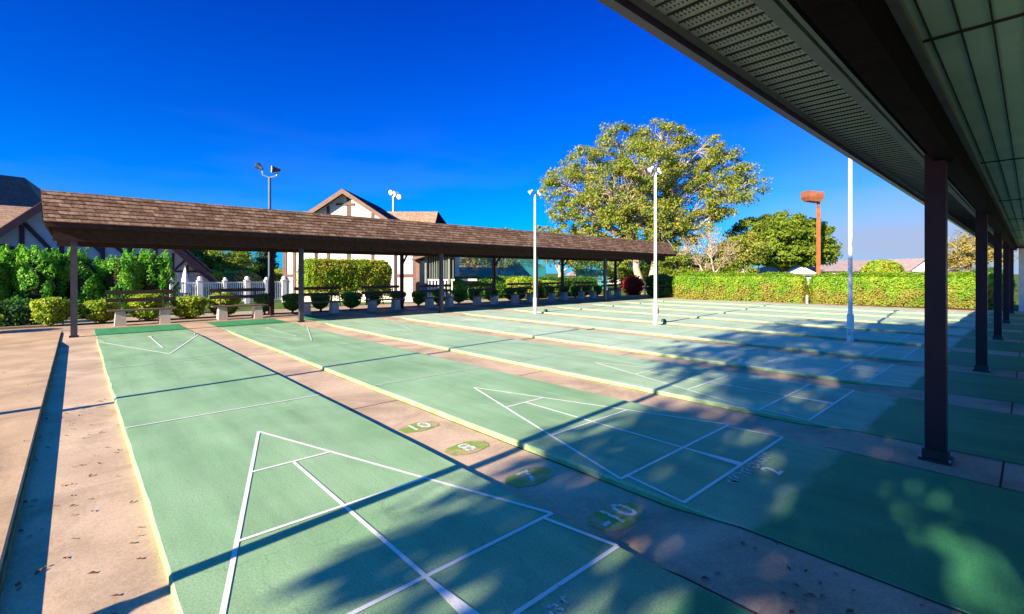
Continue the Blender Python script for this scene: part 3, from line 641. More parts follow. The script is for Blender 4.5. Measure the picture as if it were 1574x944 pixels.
# ---------------------------------------------------------------- court light poles
def floodhead(parent, a, s=1.0, housing=None, name='floodlight', tilt=.5):
    """bell shaped lamp pointing along horizontal angle a"""
    d = Vector((math.cos(a) * math.cos(tilt), math.sin(a) * math.cos(tilt), -math.sin(tilt))); p = Vector((0, 0, 0))
    h = MB(); hm = housing or M['whitepole']
    h.tube(p - d * .10 * s, p + d * .02 * s, .045 * s, .075 * s, hm, 14); h.tube(p + d * .02 * s, p + d * .16 * s, .075 * s, .125 * s, hm, 14)
    o = h.build(name, parent, smooth=False)
    l = MB(); l.tube(p + d * .161 * s, p + d * .172 * s, .118 * s, .112 * s, M['lens'], 14); l.build('lens', o)
    return o
def court_pole(x, y, h, label, box=True):
    root = empty('light_pole', (x, y, -.06), 0, label, 'light pole', 'white light poles on the courts')
    p = MB(); p.tube((0, 0, 0), (0, 0, .62), .068, .066, M['whitepole'], 14); p.tube((0, 0, .62), (0, 0, h), .042, .037, M['whitepole'], 14); p.build('pole', root, smooth=False)
    p = MB(); p.box(-.13, .13, -.13, .13, 0, .022, M['galv'])
    for u in (-.1, .1):
        for v in (-.1, .1): p.tube((u, v, .02), (u, v, .05), .013, .013, M['rusthead'], 6)
    p.build('base_plate', root)
    p = MB(); p.box(-.078, -.062, -.03, .03, .16, .30, M['galv']); p.tube((.06, .045, .02), (.045, .04, 2.6), .012, .012, M['galv'], 6); p.build('conduit', root)
    if box:
        p = MB(); p.box(.07, .13, -.03, .03, .34, .52, M['black']); p.build('switch_box', root)
    a = MB(); a.beam((-.2, 0, h), (.2, 0, h), .04, .04, M['galv']); a.build('cross_arm', root)
    for sx_, an in ((-.19, 2.6), (.19, .3)):
        o = floodhead(root, an, .62, tilt=.75); o.location = (sx_, 0, h + .09)
    return root
court_pole(12.23, 1.2, 4.35, 'tall white pole nearest the brown shelter posts')
court_pole(11.95, 5.81, 4.42, 'white pole with two lamps in front of the big tree')
court_pole(12.1, 10.83, 4.42, 'white pole with two lamps close to the long shingled roof')
court_pole(-1.72, 1.15, 4.5, 'white pole standing on the raised path beside the first court')
court_pole(-1.78, 5.6, 4.5, 'white pole farther along the raised path')
for x, y in ((12.65, 5.95), (12.85, 11.0)):
    q = MB(); q.tube((x, y, -.06), (x, y, .06), .09, .075, M['edgegreen'], 12); q.tube((x, y, .06), (x, y, .085), .06, .055, M['black'], 10)
    tag(q.build('valve_cover'), 'small green round cover on the court beside the %s pole' % ('middle' if y < 8 else 'farthest'), 'cover')
# floodlights behind the shelter and the clubhouse
root = empty('floodlight_pole', (4.78, 16.95, -.02), 0, 'grey steel pole with twin dark floodlights rising behind the shingled roof', 'light pole')
p = MB(); p.tube((0, 0, 0), (0, 0, 4.9), .055, .05, M['steelblue'], 14); p.build('pole', root)
a = MB()
a.tube((-.24, .1, 5.12), (-.2, .1, 4.98), .02, .02, M['galv'], 6); a.tube((-.2, .1, 4.98), (0, 0, 4.9), .025, .025, M['galv'], 6); a.tube((0, 0, 4.9), (.2, -.1, 4.98), .025, .025, M['galv'], 6); a.tube((.2, -.1, 4.98), (.26, -.12, 5.15), .02, .02, M['galv'], 6); a.build('yoke', root)
o = floodhead(root, 2.2, .95, M['darkmetal'], tilt=-.55); o.location = (-.26, .12, 5.24)
o = floodhead(root, 2.95, 1.1, M['darkmetal'], tilt=.0); o.location = (.22, -.1, 5.2)
root = empty('floodlight_pole', (16.38, 29.3, -.1), -YAW, 'slim pole with a cluster of bright lamps above the clubhouse roof', 'light pole')
p = MB(); p.tube((0, 0, 0), (0, 0, 7.0), .10, .085, M['galv'], 12); p.build('pole', root)
a = MB(); a.beam((-.1, 0, 7.0), (.35, 0, 7.0), .06, .06, M['galv']); a.build('cross_arm', root)
for sx_, z, an in ((-.05, 7.35, 4.2), (.22, 7.25, 4.0), (.5, 7.05, 4.4)):
    o = floodhead(root, an, 1.5, tilt=.3); o.location = (sx_, 0, z)
root = empty('street_lamp', (38.78, 8.81, -.12), -YAW, 'rust brown lamp post with a square head behind the hedge', 'street lamp')
p = MB(); p.beam((0, 0, 0), (0, 0, 6.2), .19, .19, M['rust']); p.build('pole', root)
p = MB(); p.beam((0, 0, 6.2), (0, 0, 6.9), .15, .15, M['rusthead']); p.build('collar', root)
p = MB(); p.hexa([(-.85, -.35, 6.72), (-.02, -.35, 6.62), (-.02, .35, 6.62), (-.85, .35, 6.72), (-1.0, -.45, 7.0), (.12, -.45, 6.9), (.12, .45, 6.9), (-1.0, .45, 7.0)], M['rusthead'])
p.hexa([(-1.0, -.45, 7.002), (.12, -.45, 6.902), (.12, .45, 6.902), (-1.0, .45, 7.002), (-1.0, -.45, 7.42), (.12, -.45, 7.32), (.12, .45, 7.32), (-1.0, .45, 7.42)], M['rusthead']); p.build('lamp_head', root)
root = empty('street_lamp', (48.71, 21.41, -.12), -YAW, 'thin white lamp pole in front of the round tree', 'street lamp')
p = MB(); p.tube((0, 0, 0), (0, 0, 7.1), .11, .08, M['whitepole'], 8); p.build('pole', root)
p = MB(); p.box(-.35, .1, -.15, .15, 7.1, 7.25, M['whitepole']); p.build('lamp_head', root)
# ---------------------------------------------------------------- buildings
Fv = Vector((math.sin(YAW), math.cos(YAW), 0)); Rv = Vector((math.cos(YAW), -math.sin(YAW), 0)); C0 = Vector((-.3246, -1.498, 0))
def at(rx, dep, z=-.12): v = C0 + Rv * rx + Fv * dep; return (v.x, v.y, z)
def gable_roof(mb, x0, x1, xc, ze, zr, y0, y1, t, m, under=None):
    """ridge along y from y0 to y1 at xc; eaves at x0, x1 height ze"""
    for xe in (x0, x1):
        a = Vector((xe, 0, ze)); c = Vector((xc, 0, zr)); nrm = Vector((-(c.z - a.z), 0, c.x - a.x)).normalized() * t
        if nrm.z < 0: nrm = -nrm
        p = [(a.x, y0, a.z), (c.x, y0, c.z), (c.x, y1, c.z), (a.x, y1, a.z)]
        q = [(a.x + nrm.x, y0, a.z + nrm.z), (c.x, y0, c.z + t * 1.2), (c.x, y1, c.z + t * 1.2), (a.x + nrm.x, y1, a.z + nrm.z)]
        mb.hexa(p + q, m)
# clubhouse: white half-timbered gable facing the courts
root = empty('clubhouse', at(-8.86, 26), -YAW, 'white half-timbered clubhouse with brown trim and a pointed gable', 'building')
zo = .12; k = 28.1
mb = MB(); xc = -.25; zr = 5.84 + zo; sl = .66; xl, xr = -3.63, 3.63
zl = zr - sl * (xc - xl); zrr = zr - sl * (xr - xc)
mb.poly([(xl, 0, 0), (xr, 0, 0), (xr, 0, zrr), (xc, 0, zr), (xl, 0, zl)], M['stucco'])
mb.poly([(xr, 7, 0), (xl, 7, 0), (xl, 7, zl), (xc, 7, zr), (xr, 7, zrr)], M['stucco'])
mb.poly([(xl, 7, 0), (xl, 0, 0), (xl, 0, zl), (xl, 7, zl)], M['stucco']); mb.poly([(xr, 0, 0), (xr, 7, 0), (xr, 7, zrr), (xr, 0, zrr)], M['stucco'])
mb.build('wall', root)
mb = MB(); ov = .42
gable_roof(mb, xl - ov, xr + ov, xc, zl - ov * sl - .0, zr + .02, -.75, 1.6, .16, M['shingle_dark']) if False else None
for xe, s_ in ((xl - ov, -1), (xr + ov, 1)):
    ze = zr + .03 - sl * abs(xe - xc)
    mb.hexa([(xe, -.40, ze), (xc, -.40, zr + .03), (xc, 6.9, zr + .03), (xe, 6.9, ze), (xe, -.40, ze + .15), (xc, -.40, zr + .18), (xc, 6.9, zr + .18), (xe, 6.9, ze + .15)], M['shingle_dark'])
mb.build('roof', root)
mb = MB()
for xe in (xl - ov, xr + ov):
    ze = zr + .03 - sl * abs(xe - xc)
    mb.hexa([(xe, -.46, ze - .12), (xc, -.46, zr - .10), (xc, -.403, zr - .10), (xe, -.403, ze - .12), (xe, -.46, ze + .12), (xc, -.46, zr + .16), (xc, -.403, zr + .16), (xe, -.403, ze + .12)], M['rake'])
mb.build('rake_board', root)
tm = MB()
def V(px, z0, z1, w_=.17, m=M['timber'], y=-.035): tm.box((px - 538) / k - w_ / 2, (px - 538) / k + w_ / 2, y, -.002, z0, z1, m)
def top_at(px): x_ = (px - 538) / k; return zr - sl * abs(x_ - xc) - .1
for px in (438.5, 453, 486, 505, 536, 573, 608, 637.5): V(px, 0, top_at(px), .20 if px in (438.5, 637.5, 536) else .15, M['timber'] if px not in (486, 608) else M['timberdark'])
tm.box((438 - 538) / k, (453 - 538) / k, -.030, -.003, 1.38, 1.52, M['timber']); tm.box((608 - 538) / k, (637 - 538) / k, -.030, -.003, 1.35, 1.53, M['timber'])
tm.beam(((560 - 538) / k, -.03, 3.6), ((570 - 538) / k, -.03, 4.4), .14, .05, M['timber'], up=(0, 1, 0)); tm.beam(((504 - 538) / k, -.03, 3.6), ((494 - 538) / k, -.03, 4.3), .14, .05, M['timber'], up=(0, 1, 0))
tm.beam((xc - .5, -.03, zr - .62), (xc + .5, -.03, zr - .62), .12, .05, M['timber'], up=(0, 1, 0))
tm.build('timber_frame', root)
# wing behind with tan roof
mb = MB(); X0, X1 = -4.6, 4.1
mb.hexa([(X0, 2.2, 3.6), (X1, 2.2, 3.6), (X1, 4.6, 5.42), (X0, 4.6, 5.42), (X0, 2.2, 3.72), (X1, 2.2, 3.72), (X1, 4.6, 5.54), (X0, 4.6, 5.54)], M['shingle_tan'])
mb.hexa([(X0, 4.6, 5.42), (X1, 4.6, 5.42), (X1 + 1.2, 7.6, 3.5), (X0, 7.6, 3.5), (X0, 4.6, 5.54), (X1, 4.6, 5.54), (X1 + 1.2, 7.6, 3.62), (X0, 7.6, 3.62)], M['shingle_dark'])
mb.poly([(X1, 2.2, 3.6), (X1 + .5, 5.6, 3.6), (X1, 4.6, 5.5)], M['shingle_dark']); mb.build('wing_roof', root)
mb = MB(); mb.box(3.64, 5.2, 2.6, 7.2, 0, 3.5, M['stucco']); mb.build('wing_wall', root)
# screened porch
root = empty('screened_porch', at(-5.2, 25.6), -YAW, 'slatted porch with pale railing beside the clubhouse corner', 'porch')
mb = MB(); mb.box(.02, .22, 0, .18, 0, 2.45, M['rake']); mb.box(.5, .6, 0, .1, 0, 2.5, M['trim']); mb.box(1.75, 1.85, 0, .1, 0, 2.5, M['trim']); mb.build('corner_post', root)
mb = MB(); mb.hexa([(-.1, -.4, 2.26), (.9, -.4, 2.56), (.9, 2, 2.56), (-.1, 2, 2.26), (-.1, -.4, 2.38), (.9, -.4, 2.68), (.9, 2, 2.68), (-.1, 2, 2.38)], M['rake']); mb.box(.9, 2.2, -.3, 2, 2.5, 2.66, M['trim']); mb.build('roof', root)
mb = MB(); mb.box(.6, 2.1, .25, .30, 1.30, 2.5, M['blueglass']); mb.build('screen', root)
mb = MB()
for q in range(12): mb.box(.62 + q * .125, .66 + q * .125, .1, .16, 1.3, 2.5, M['trim'])
mb.build('slats', root)
mb = MB(); mb.box(.6, 2.1, .06, .14, 1.18, 1.26, M['vinyl'])
for q in range(8): mb.box(.64 + q * .18, .72 + q * .18, .08, .12, .35, 1.18, M['vinyl'])
mb.box(.6, 2.1, .06, .14, .28, .35, M['vinyl']); mb.build('railing', root)
# low blue pool wall next to it
mb = MB(); mb.box(0, 1.0, 0, .2, 0, 1.15, mat('blue_painted_wall', (.05, .12, .26), rough=.6)); mb.box(-.1, 1.6, -.03, .24, 1.152, 1.26, M['vinyl'])
o = mb.build('low_wall'); o.location = at(-3.55, 26.5); o.rotation_euler = (0, 0, -YAW); tag(o, 'low blue wall with a white cap beside the porch railing', 'wall')
# left house: steep shaded gables, big dark roof behind
root = empty('timbered_house', (0, 28, -.12), 0, 'half-timbered house with steep gable behind the tall evergreen shrubs', 'building')
mb = MB(); X = [-5.1, -.95, 1.15, 5.3]; Z = [.85, 5.0, 5.0, .85]
mb.poly([(X[0], 0, Z[0]), (X[3], 0, Z[3]), (X[2], 0, Z[2]), (X[1], 0, Z[1])], M['stuccoshade'])
mb.poly([(-9, .02, 0), (3.4, .02, 0), (3.4, .02, 1.6), (-9, .02, 1.6)], M['stuccoshade'])
mb.poly([(3.4, .02, 0), (3.4, 8, 0), (3.4, 8, 2.2), (3.4, .02, 2.2)], M['stuccoshade']); mb.build('wall', root)
mb = MB()
for i in range(3):
    mb.hexa([(X[i], -.5, Z[i] + .02), (X[i + 1], -.5, Z[i + 1] + .02), (X[i + 1], 9, Z[i + 1] + .02), (X[i], 9, Z[i] + .02), (X[i], -.5, Z[i] + .2), (X[i + 1], -.5, Z[i + 1] + .2), (X[i + 1], 9, Z[i + 1] + .2), (X[i], 9, Z[i] + .2)], M['shingle_tan'])
mb.build('roof', root)
mb = MB(); mb.hexa([(-12, .3, 2.9), (-.5, .3, 2.9), (-.5, 4.2, 4.72), (-12, 4.2, 4.72), (-12, .3, 3.05), (-.5, .3, 3.05), (-.5, 4.2, 4.87), (-12, 4.2, 4.87)], M['shingle_tan']); mb.build('wing_roof', root)
mb = MB()
for i in (0, 2): mb.beam((X[i], -.53, Z[i] - .03), (X[i + 1], -.53, Z[i + 1] - .03), .06, .26, M['timberdark'])
def rz_(q): return min(5.0, q + 5.95, 6.15 - q) - .16
for q in (-3.6, -2.15, -.9, .5, 1.5, 2.5): mb.box(q, q + .16, -.05, -.004, .5, rz_(q), M['timberdark'])
mb.beam((-2.0, -.03, 3.75), (-1.1, -.03, 2.5), .16, .05, M['timberdark'], up=(0, 1, 0)); mb.beam((-2.2, -.03, 2.6), (-3.0, -.03, 2.8), .16, .05, M['timberdark'], up=(0, 1, 0))
mb.beam((.6, -.03, 2.5), (-.1, -.03, 3.3), .16, .05, M['timberdark'], up=(0, 1, 0)); mb.beam((.6, -.03, 3.3), (1.5, -.03, 2.4), .16, .05, M['timberdark'], up=(0, 1, 0))
mb.box(-4.0, 3.2, -.045, -.005, 2.05, 2.2, M['timberdark'])
for q in (3.25, 3.85, 4.4): mb.box(q, q + .10, -.05, -.004, .1, min(6.15 - q - .3, 2.7), M['timberdark'])
mb.box(3.2, 4.45, -.044, -.006, 1.62, 1.72, M['timberdark']); mb.beam((3.35, -.03, 1.72), (3.85, -.03, 2.3), .10, .05, M['timberdark'], up=(0, 1, 0)); mb.beam((3.95, -.03, 2.1), (4.3, -.03, 1.72), .10, .05, M['timberdark'], up=(0, 1, 0))
mb.build('timber_frame', root)
root = empty('steep_gable_house', (4.0, 36, -.12), 0, 'small steep-gabled house end seen over the white picket fence', 'building')
mb = MB(); ax, az = -.2, 3.85; hw = 2.9
mb.poly([(ax - hw, 0, 0), (ax + hw - .4, 0, 0), (ax + hw - .4, 0, az - hw + .4), (ax, 0, az), (ax - hw, 0, az - hw)], M['stuccoshade']); mb.build('wall', root)
mb = MB()
for s_ in (-1, 1):
    a = (ax + s_ * (hw + .2), az - hw - .2 + .12)
    mb.hexa([(a[0], -.6, a[1]), (ax, -.6, az + .12), (ax, 8, az + .12), (a[0], 8, a[1]), (a[0], -.6, a[1] + .3), (ax, -.6, az + .42), (ax, 8, az + .42), (a[0], 8, a[1] + .3)], M['shingle_tan'])
mb.build('roof', root)
mb = MB()
for s_ in (-1, 1): mb.beam((ax + s_ * (hw + .2), -.63, az - hw - .15), (ax, -.63, az + .05), .06, .42, M['timberdark'])
for q in (-.5, .3, .95, 1.6): mb.box(q, q + .13, -.05, -.004, 0, az - abs(q + .06 - ax) - .15, M['timberdark'])
mb.box(-2.6, 2.3, -.045, -.005, 1.45, 1.6, M['timberdark']); mb.beam((.36, -.03, 1.7), (1.0, -.03, 2.6), .13, .05, M['timberdark'], up=(0, 1, 0)); mb.beam((.36, -.03, 3.0), (-.3, -.03, 1.6), .13, .05, M['timberdark'], up=(0, 1, 0)); mb.build('timber_frame', root)
# tall hip roofed hall further back
root = empty('hip_roof_hall', (0, 40, -.12), 0, 'large hall with a dark slate hip roof behind the timbered house', 'building')
mb = MB(); mb.box(-22, -1.4, 0, 14, 0, 4.0, M['stucco']); mb.build('wall', root)
mb = MB(); e0 = (-22.6, -.6, 4.0); e1 = (-.9, -.6, 4.0); e2 = (-.9, 14.6, 4.0); e3 = (-22.6, 14.6, 4.0); r0 = (-15, 5, 7.9); r1 = (-3.2, 4.6, 7.3)
r1a = (-4.6, 6.5, 8.0)
mb.poly([e0, e1, (-1.7, .6, 6.6), (-2.75, 1.4, 7.6), (-15, 2, 8.15)], M['shingle_dark']); mb.poly([e1, e2, (-2.9, 9, 7.0), (-2.75, 1.4, 7.6), (-1.7, .6, 6.6)], M['shingle_dark']); mb.poly([e2, e3, (-15, 9, 7.6), (-2.9, 9, 7.0)], M['shingle_dark']); mb.poly([e3, e0, (-15, 2, 8.15), (-15, 9, 7.6)], M['shingle_dark']); mb.poly([(-15, 2, 8.15), (-2.75, 1.4, 7.6), (-2.9, 9, 7.0), (-15, 9, 7.6)], M['shingle_dark'])
mb.build('roof', root)
# houses beyond the right hedge
def house(name, label, rx, dep, x0, x1, y1, ze, zr, hip, roofm, wallm, fg=None, back=True):
    root = empty(name, at(rx, dep), -YAW, label, 'house')
    mb = MB(); mb.box(x0 + .4, x1 - .4, .4, y1 - .4, 0, ze, wallm); mb.build('wall', root)
    yc = y1 / 2; mb = MB()
    A, B_, C_, D_ = (x0, 0, ze), (x1, 0, ze), (x1, y1, ze), (x0, y1, ze); R0 = (x0 + hip[0], yc, zr); R1 = (x1 - hip[1], yc, zr)
    mb.poly([A, B_, R1, R0], roofm); mb.poly([C_, D_, R0, R1], roofm); mb.poly([D_, A, R0], roofm); mb.poly([B_, C_, R1], roofm); mb.poly([D_, C_, B_, A], wallm)
    mb.build('roof', root)
    if fg:
        gx0, gx1, gz = fg; gc = (gx0 + gx1) / 2; g_ = MB()
        g_.poly([(gx0 + .4, -1.5, 0), (gx1 - .4, -1.5, 0), (gx1 - .4, -1.5, ze), (gx0 + .4, -1.5, ze)], wallm)
        g_.poly([(gx0, -1.5, ze + .02), (gx1, -1.5, ze + .02), (gc, -1.5, gz)], M['vinyl']); g_.build('gable', root)
        g_ = MB()
        for xe in (gx0 - .2, gx1 + .2): g_.hexa([(xe, -1.8, ze), (gc, -1.8, gz + .05), (gc, y1 / 2, gz + .05), (xe, y1 / 2, ze), (xe, -1.8, ze + .16), (gc, -1.8, gz + .22), (gc, y1 / 2, gz + .22), (xe, y1 / 2, ze + .16)], roofm)
        g_.build('gable_roof', root)
        g_ = MB(); g_.box(gx0 - .5, gx1 + .3, -1.9, -1.3, ze - .25, ze - .02, M['trim']); g_.build('gutter', root)
    for q in (.25, .6):
        w_ = MB(); xx = x0 + (x1 - x0) * q; w_.box(xx, xx + 1.2, .34, .398, 1.0, 2.0, M['blueglass']); w_.build('window', root)
    return root
house('mauve_roof_house', 'low house with pale mauve roof and a white gable behind the right hedge', 48.5, 60, -8.0, 6.5, 9, 1.8, 3.35, (4.2, 4.0), M['shingle_mauve'], M['stucco'], (.3, 3.9, 3.2))
house('dark_roof_house', 'low house with navy roof and pale gable end behind the rust brown lamp', 38.5, 62, -4.5, 5.5, 9, 1.5, 2.9, (2.6, 4.0), M['shingle_dark'], M['stucco'], (-4.0, 0.4, 2.55))
house('plum_roof_house', 'small low house with plum roof under the round tree', 33.5, 70, -4.6, 2.6, 7, 1.6, 2.9, (1.5, 2.4), M['shingle_dark'], M['stucco'], (-2.6, .6, 2.7))
house('white_roof_house', 'small white house with pale grey roof glimpsed between the far shelter posts', 12.6, 70, -4.2, 4.4, 7, 1.2, 1.95, (1.0, 1.2), M['shingle_mauve'], M['stucco'])
house('pale_house', 'long pale house between the dead branches and the hedge', 29.5, 78, -3.5, 9, 8, 1.1, 1.9, (1.0, 1.2), M['stucco'], M['stucco'])
# ---------------------------------------------------------------- fences
root = empty('picket_fence', (3.0, 26, -.12), R(0), 'white vinyl picket fence with ball-capped posts beyond the benches', 'fence')
xs = [0, 1.12, 2.2, 3.2, 4.12, 5.0]
for i, x in enumerate(xs):
    big = i in (1, 3, 5); p = MB(); w_ = .11 if big else .08; p.box(x - w_, x + w_, -w_, w_, 0, 1.18, M['vinyl']); p.box(x - w_ - .03, x + w_ + .03, -w_ - .03, w_ + .03, 1.18, 1.22, M['vinyl'])
    po = p.build('post', root)
    q = MB(); q.ball((x, 0, 1.22 + w_ * .8), w_ * 1.05, M['vinyl']); q.build('ball_cap', po)
for i in range(len(xs) - 1):
    p = MB(); a, c = xs[i] + .11, xs[i + 1] - .11
    p.box(a, c, -.03, .03, 1.07, 1.14, M['vinyl']); p.box(a, c, -.03, .03, .12, .2, M['vinyl']); q = a + .04
    while q < c - .03: p.box(q, q + .045, -.015, .015, .2, 1.07, M['vinyl']); q += .095
    p.build('panel', root)
root = empty('patio_umbrella', (3.72, 27.4, -.12), 0, 'closed white patio umbrella standing behind the picket fence', 'umbrella')
p = MB(); p.tube((0, 0, 0), (0, 0, 1.95), .03, .025, M['galv'], 8); p.tube((0, 0, 0), (0, 0, .1), .28, .26, M['ped'], 12); p.build('pole', root)
p = MB(); kk = len(p.v)
for z, r in ((.6, .20), (1.0, .17), (1.5, .10), (1.85, .03)):
    for i in range(12): t = 2 * math.pi * i / 12; rr = r * (1.15 if i % 2 else .8); p.v.append((rr * math.cos(t), rr * math.sin(t), z))
for a in range(3):
    for i in range(12): j_ = (i + 1) % 12; p.f.append((kk + a * 12 + i, kk + a * 12 + j_, kk + (a + 1) * 12 + j_, kk + (a + 1) * 12 + i)); p.m.append(p.mi(M['vinyl']))
p.build('canopy', root)
# tennis court fence with teal windscreen
def tfence(p0, p1, h, label, lowh):
    p0 = Vector(p0); p1 = Vector(p1); d = p1 - p0; L = d.length; a = math.atan2(d.y, d.x)
    root = empty('tennis_fence', (p0.x, p0.y, -.12), a, label, 'fence', 'tennis court fences'); nn = max(2, round(L / 2.6))
    for i in range(nn + 1):
        q = MB(); x = L * i / nn; q.tube((x, .04, 0), (x, .04, h), .035, .035, M['galv'], 8); q.build('post', root)
    q = MB(); q.poly([(0, 0, .1), (L, 0, .1), (L, 0, lowh), (0, 0, lowh)], M['screen']); q.build('windscreen', root)
    q = MB(); q.poly([(0, .004, lowh), (L, .004, lowh), (L, .004, h), (0, .004, h)], M['mesh']); q.build('mesh_panel', root)
    q = MB(); q.beam((0, .04, h), (L, .04, h), .05, .05, M['galv']); q.build('top_rail', root)
tfence(at(-4.6, 34)[:2], at(2.6, 37)[:2], 3.0, 'teal tennis court windscreen fence beside the blue porch', 2.0)
tfence(at(5.9, 44)[:2], at(8.8, 44)[:2], 3.3, 'short teal windscreen fence next to the small white house', 1.9)
# ---------------------------------------------------------------- hedges and shrubs
def hv(p0, p1): a = Vector(p0[:2]); c = Vector(p1[:2]); d = c - a; return d.length, math.atan2(d.y, d.x)
# right hedge in two lengths (its face runs from a to b; local +y points away from the courts)
A0 = Vector((28.1, -1.0)); A1 = Vector((26.70, 5.98)); B0 = Vector((26.65, 6.2)); B1 = Vector((25.45, 12.75))
for (q0, q1, lab, sd) in ((A1, A0, 'clipped lime green hedge from the gap to the brown shelter posts', 3), (B1, B0, 'clipped lime green hedge from the gap to the long shingled shelter', 4)):
    L, a = hv(q0, q1)
    hedge('hedge', lab, 'hedge', (q0.x, q0.y, -.12), a, L, 1.5, 1.50, M['L_hedge'], M['corelit'], int(L * 5200), .055, group='clipped hedges at the end of the courts', seed=sd, rnd=.2, top_bias=1.3)
p = MB(); p.tube((0, 0, 0), (0, 0, .42), .05, .05, M['whitepole'], 8); o = p.build('marker_post'); o.location = (26.55, 6.08, -.06); tag(o, 'short white marker post in the gap between the two hedges', 'post')
hedge('clipped_shrub', 'big rounded yellow-green clipped shrub in front of the clubhouse wall', 'shrub', (6.95, 19.3, -.05), 0, 4.0, 1.5, 2.05, M['L_lime'], M['corelit'], 30000, .06, z0=.55, seed=9, rnd=.12, top_bias=1.5, open_low=.55)
p = MB(); rng = np.random.default_rng(12)
for q in range(9): xx = 7.3 + q * .42; limb(p, (xx, 19.9 + rng.normal(0, .1), -.1), (xx + rng.normal(0, .25), 19.75, 1.3), .035, .015, M['palebark'], 3, .05, 6)
o = p.build('shrub_stems'); o.parent = bpy.data.objects['clipped_shrub']; o.matrix_parent_inverse = Matrix.Translation((-6.95, -19.3, .05))
L, a = hv((14.7, 19.9), (20.9, 19.3)); hedge('hedge', 'dark green hedge between the porch and the yellow-topped shrub', 'hedge', (14.7, 19.9, -.1), a, L, 1.0, 1.28, M['L_bush'], M['core'], 22000, .06, seed=5)
L, a = hv((20.6, 18.6), (25.6, 18.2)); hedge('hedge', 'dark green hedge ending near the red leaved shrub', 'hedge', (21.0, 18.9, -.1), a, L, 1.0, 1.22, M['L_green'], M['core'], 16000, .06, seed=6)
shrub('lime_shrub', 'bright lime shrub behind the benches in line with the farthest court pole', (18.9, 18.6, -.1), .95, 1.32, M['L_lime'], M['corelit'], 6000, .07, cup=.8, seed=21)
shrub('lime_shrub', 'second bright lime shrub nearer the clubhouse porch hedge', (20.6, 18.2, -.1), .75, 1.1, M['L_lime'], M['corelit'], 4000, .07, cup=.8, seed=22)
hedge('hedge', 'low dark hedge at the foot of the tall evergreens', 'hedge', (-5.5, 17.75, -.05), 0, 4.25, .8, .66, M['L_dark'], M['core'], 14000, .05, seed=7)
# bushes in a row behind the benches
for n in range(24):
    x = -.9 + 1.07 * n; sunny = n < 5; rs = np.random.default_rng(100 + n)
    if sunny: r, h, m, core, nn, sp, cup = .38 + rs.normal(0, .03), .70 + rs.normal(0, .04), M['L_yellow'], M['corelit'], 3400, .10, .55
    else: r, h, m, core, nn, sp, cup = .30 + rs.normal(0, .03), .70 + rs.normal(0, .03), M['L_bush'], M['corelit'], 2600, .02, .42
    lab = ('spiky yellow-green bush, %s in the row behind the benches' if sunny else 'small clipped cup-shaped green bush, %s in the row behind the benches') % ORD[n]
    shrub('bush', lab, (x + rs.normal(0, .06), 16.9 + rs.normal(0, .05), -.02), r, h, m, core, nn, .055 if sunny else .045, 'bushes in a row behind the benches', cup=cup, seed=200 + n, spiky=sp, cat='bush')
shrub('bush', 'small yellow bush at the left end of the raised path', (-2.1, 15.6, .0), .4, .42, M['L_yellow'], M['corelit'], 1800, .05, seed=41, spiky=.08, cat='bush')
# tall evergreens: upright feathery shrubs
def evergreen(loc, r, h, label, seed, n=9000):
    global rng
    rng = np.random.default_rng(seed); root = empty('evergreen_shrub', loc, rng.uniform(0, 6), label, 'evergreen shrub', 'tall evergreen shrubs beside the shelter')
    P = []; D = []; k = 60
    for i in range(k):       # upright plume-like sprays
        t = rng.uniform(0, 1) ** .8; ang = rng.uniform(0, 6.283); z0 = .1 + t * h * .72; rad = r * (1 - .45 * t ** 2) * rng.uniform(.55, 1.02)
        lp = rng.uniform(.35, .7); m_ = n // k; u = rng.uniform(0, 1, m_); wd = .13 * np.sin(np.clip(u * 1.1 + .12, 0, 1) * math.pi) ** .7 + .02
        o = unit(m_) * wd[:, None]; c = np.array([math.cos(ang) * rad, math.sin(ang) * rad, z0]); ax_ = np.array([math.cos(ang) * .28, math.sin(ang) * .28, 1]) * lp
        P.append(c + ax_ * u[:, None] + o); D.append(o * 8 + np.array([math.cos(ang), math.sin(ang), .5]) * .7)
    P = np.vstack(P); D = np.vstack(D); P[:, 2] = np.minimum(P[:, 2], h * rng.uniform(.95, 1.08))
    mb = MB(); mb.ball((0, 0, h * .45), r * .75, M['core'], 10, sz=h * .42 / (r * .75))
    leaves('foliage', P, D, .045, M['L_ever'], root, extra=(mb.v, mb.f, M['core']), jit=.6)
    st = MB(); st.tube((0, 0, -.05), (0, 0, h * .5), .06, .03, M['bark'], 8); st.build('stem', root)
for i, (x, y, h) in enumerate(((-3.2, 20.2, 2.5), (-2.5, 19.7, 2.35), (-1.85, 20.1, 2.5), (-1.2, 19.6, 2.45), (-.6, 20.1, 2.4), (-.15, 19.7, 2.15), (.30, 20.2, 2.0), (.78, 19.6, 2.35), (1.25, 19.8, 2.5), (1.72, 19.6, 2.45))):
    evergreen((x, y, -.1), .60, h * 1.03, 'tall feathery evergreen shrub, %s along the clump beside the timbered house' % ORD[i], 60 + i, 12000)
shrub('red_shrub', 'red leaved shrub under the big tree beyond the last bench', (27.3, 16.6, -.1), .55, 1.15, M['L_red'], M['core'], 3500, .09, cup=.6, seed=31, spiky=.2, rnd=1.)
shrub('dark_shrub', 'dense dark green shrub between the shelter end and the right hedge', (26.0, 13.9, -.1), .75, 1.35, M['L_dark'], M['core'], 6000, .07, cup=.85, seed=32)
shrub('dark_shrub', 'dark green shrub tucked behind the last shelter post', (27.2, 14.6, -.1), .8, 1.45, M['L_green'], M['core'], 6000, .07, cup=.85, seed=33)
shrub('yellow_shrub', 'yellow shrub in front of the mauve roofed house', at(43.5, 56), 2.0, 3.1, M['L_lime'], M['corelit'], 6000, .16, cup=.75, seed=34, rnd=1.)
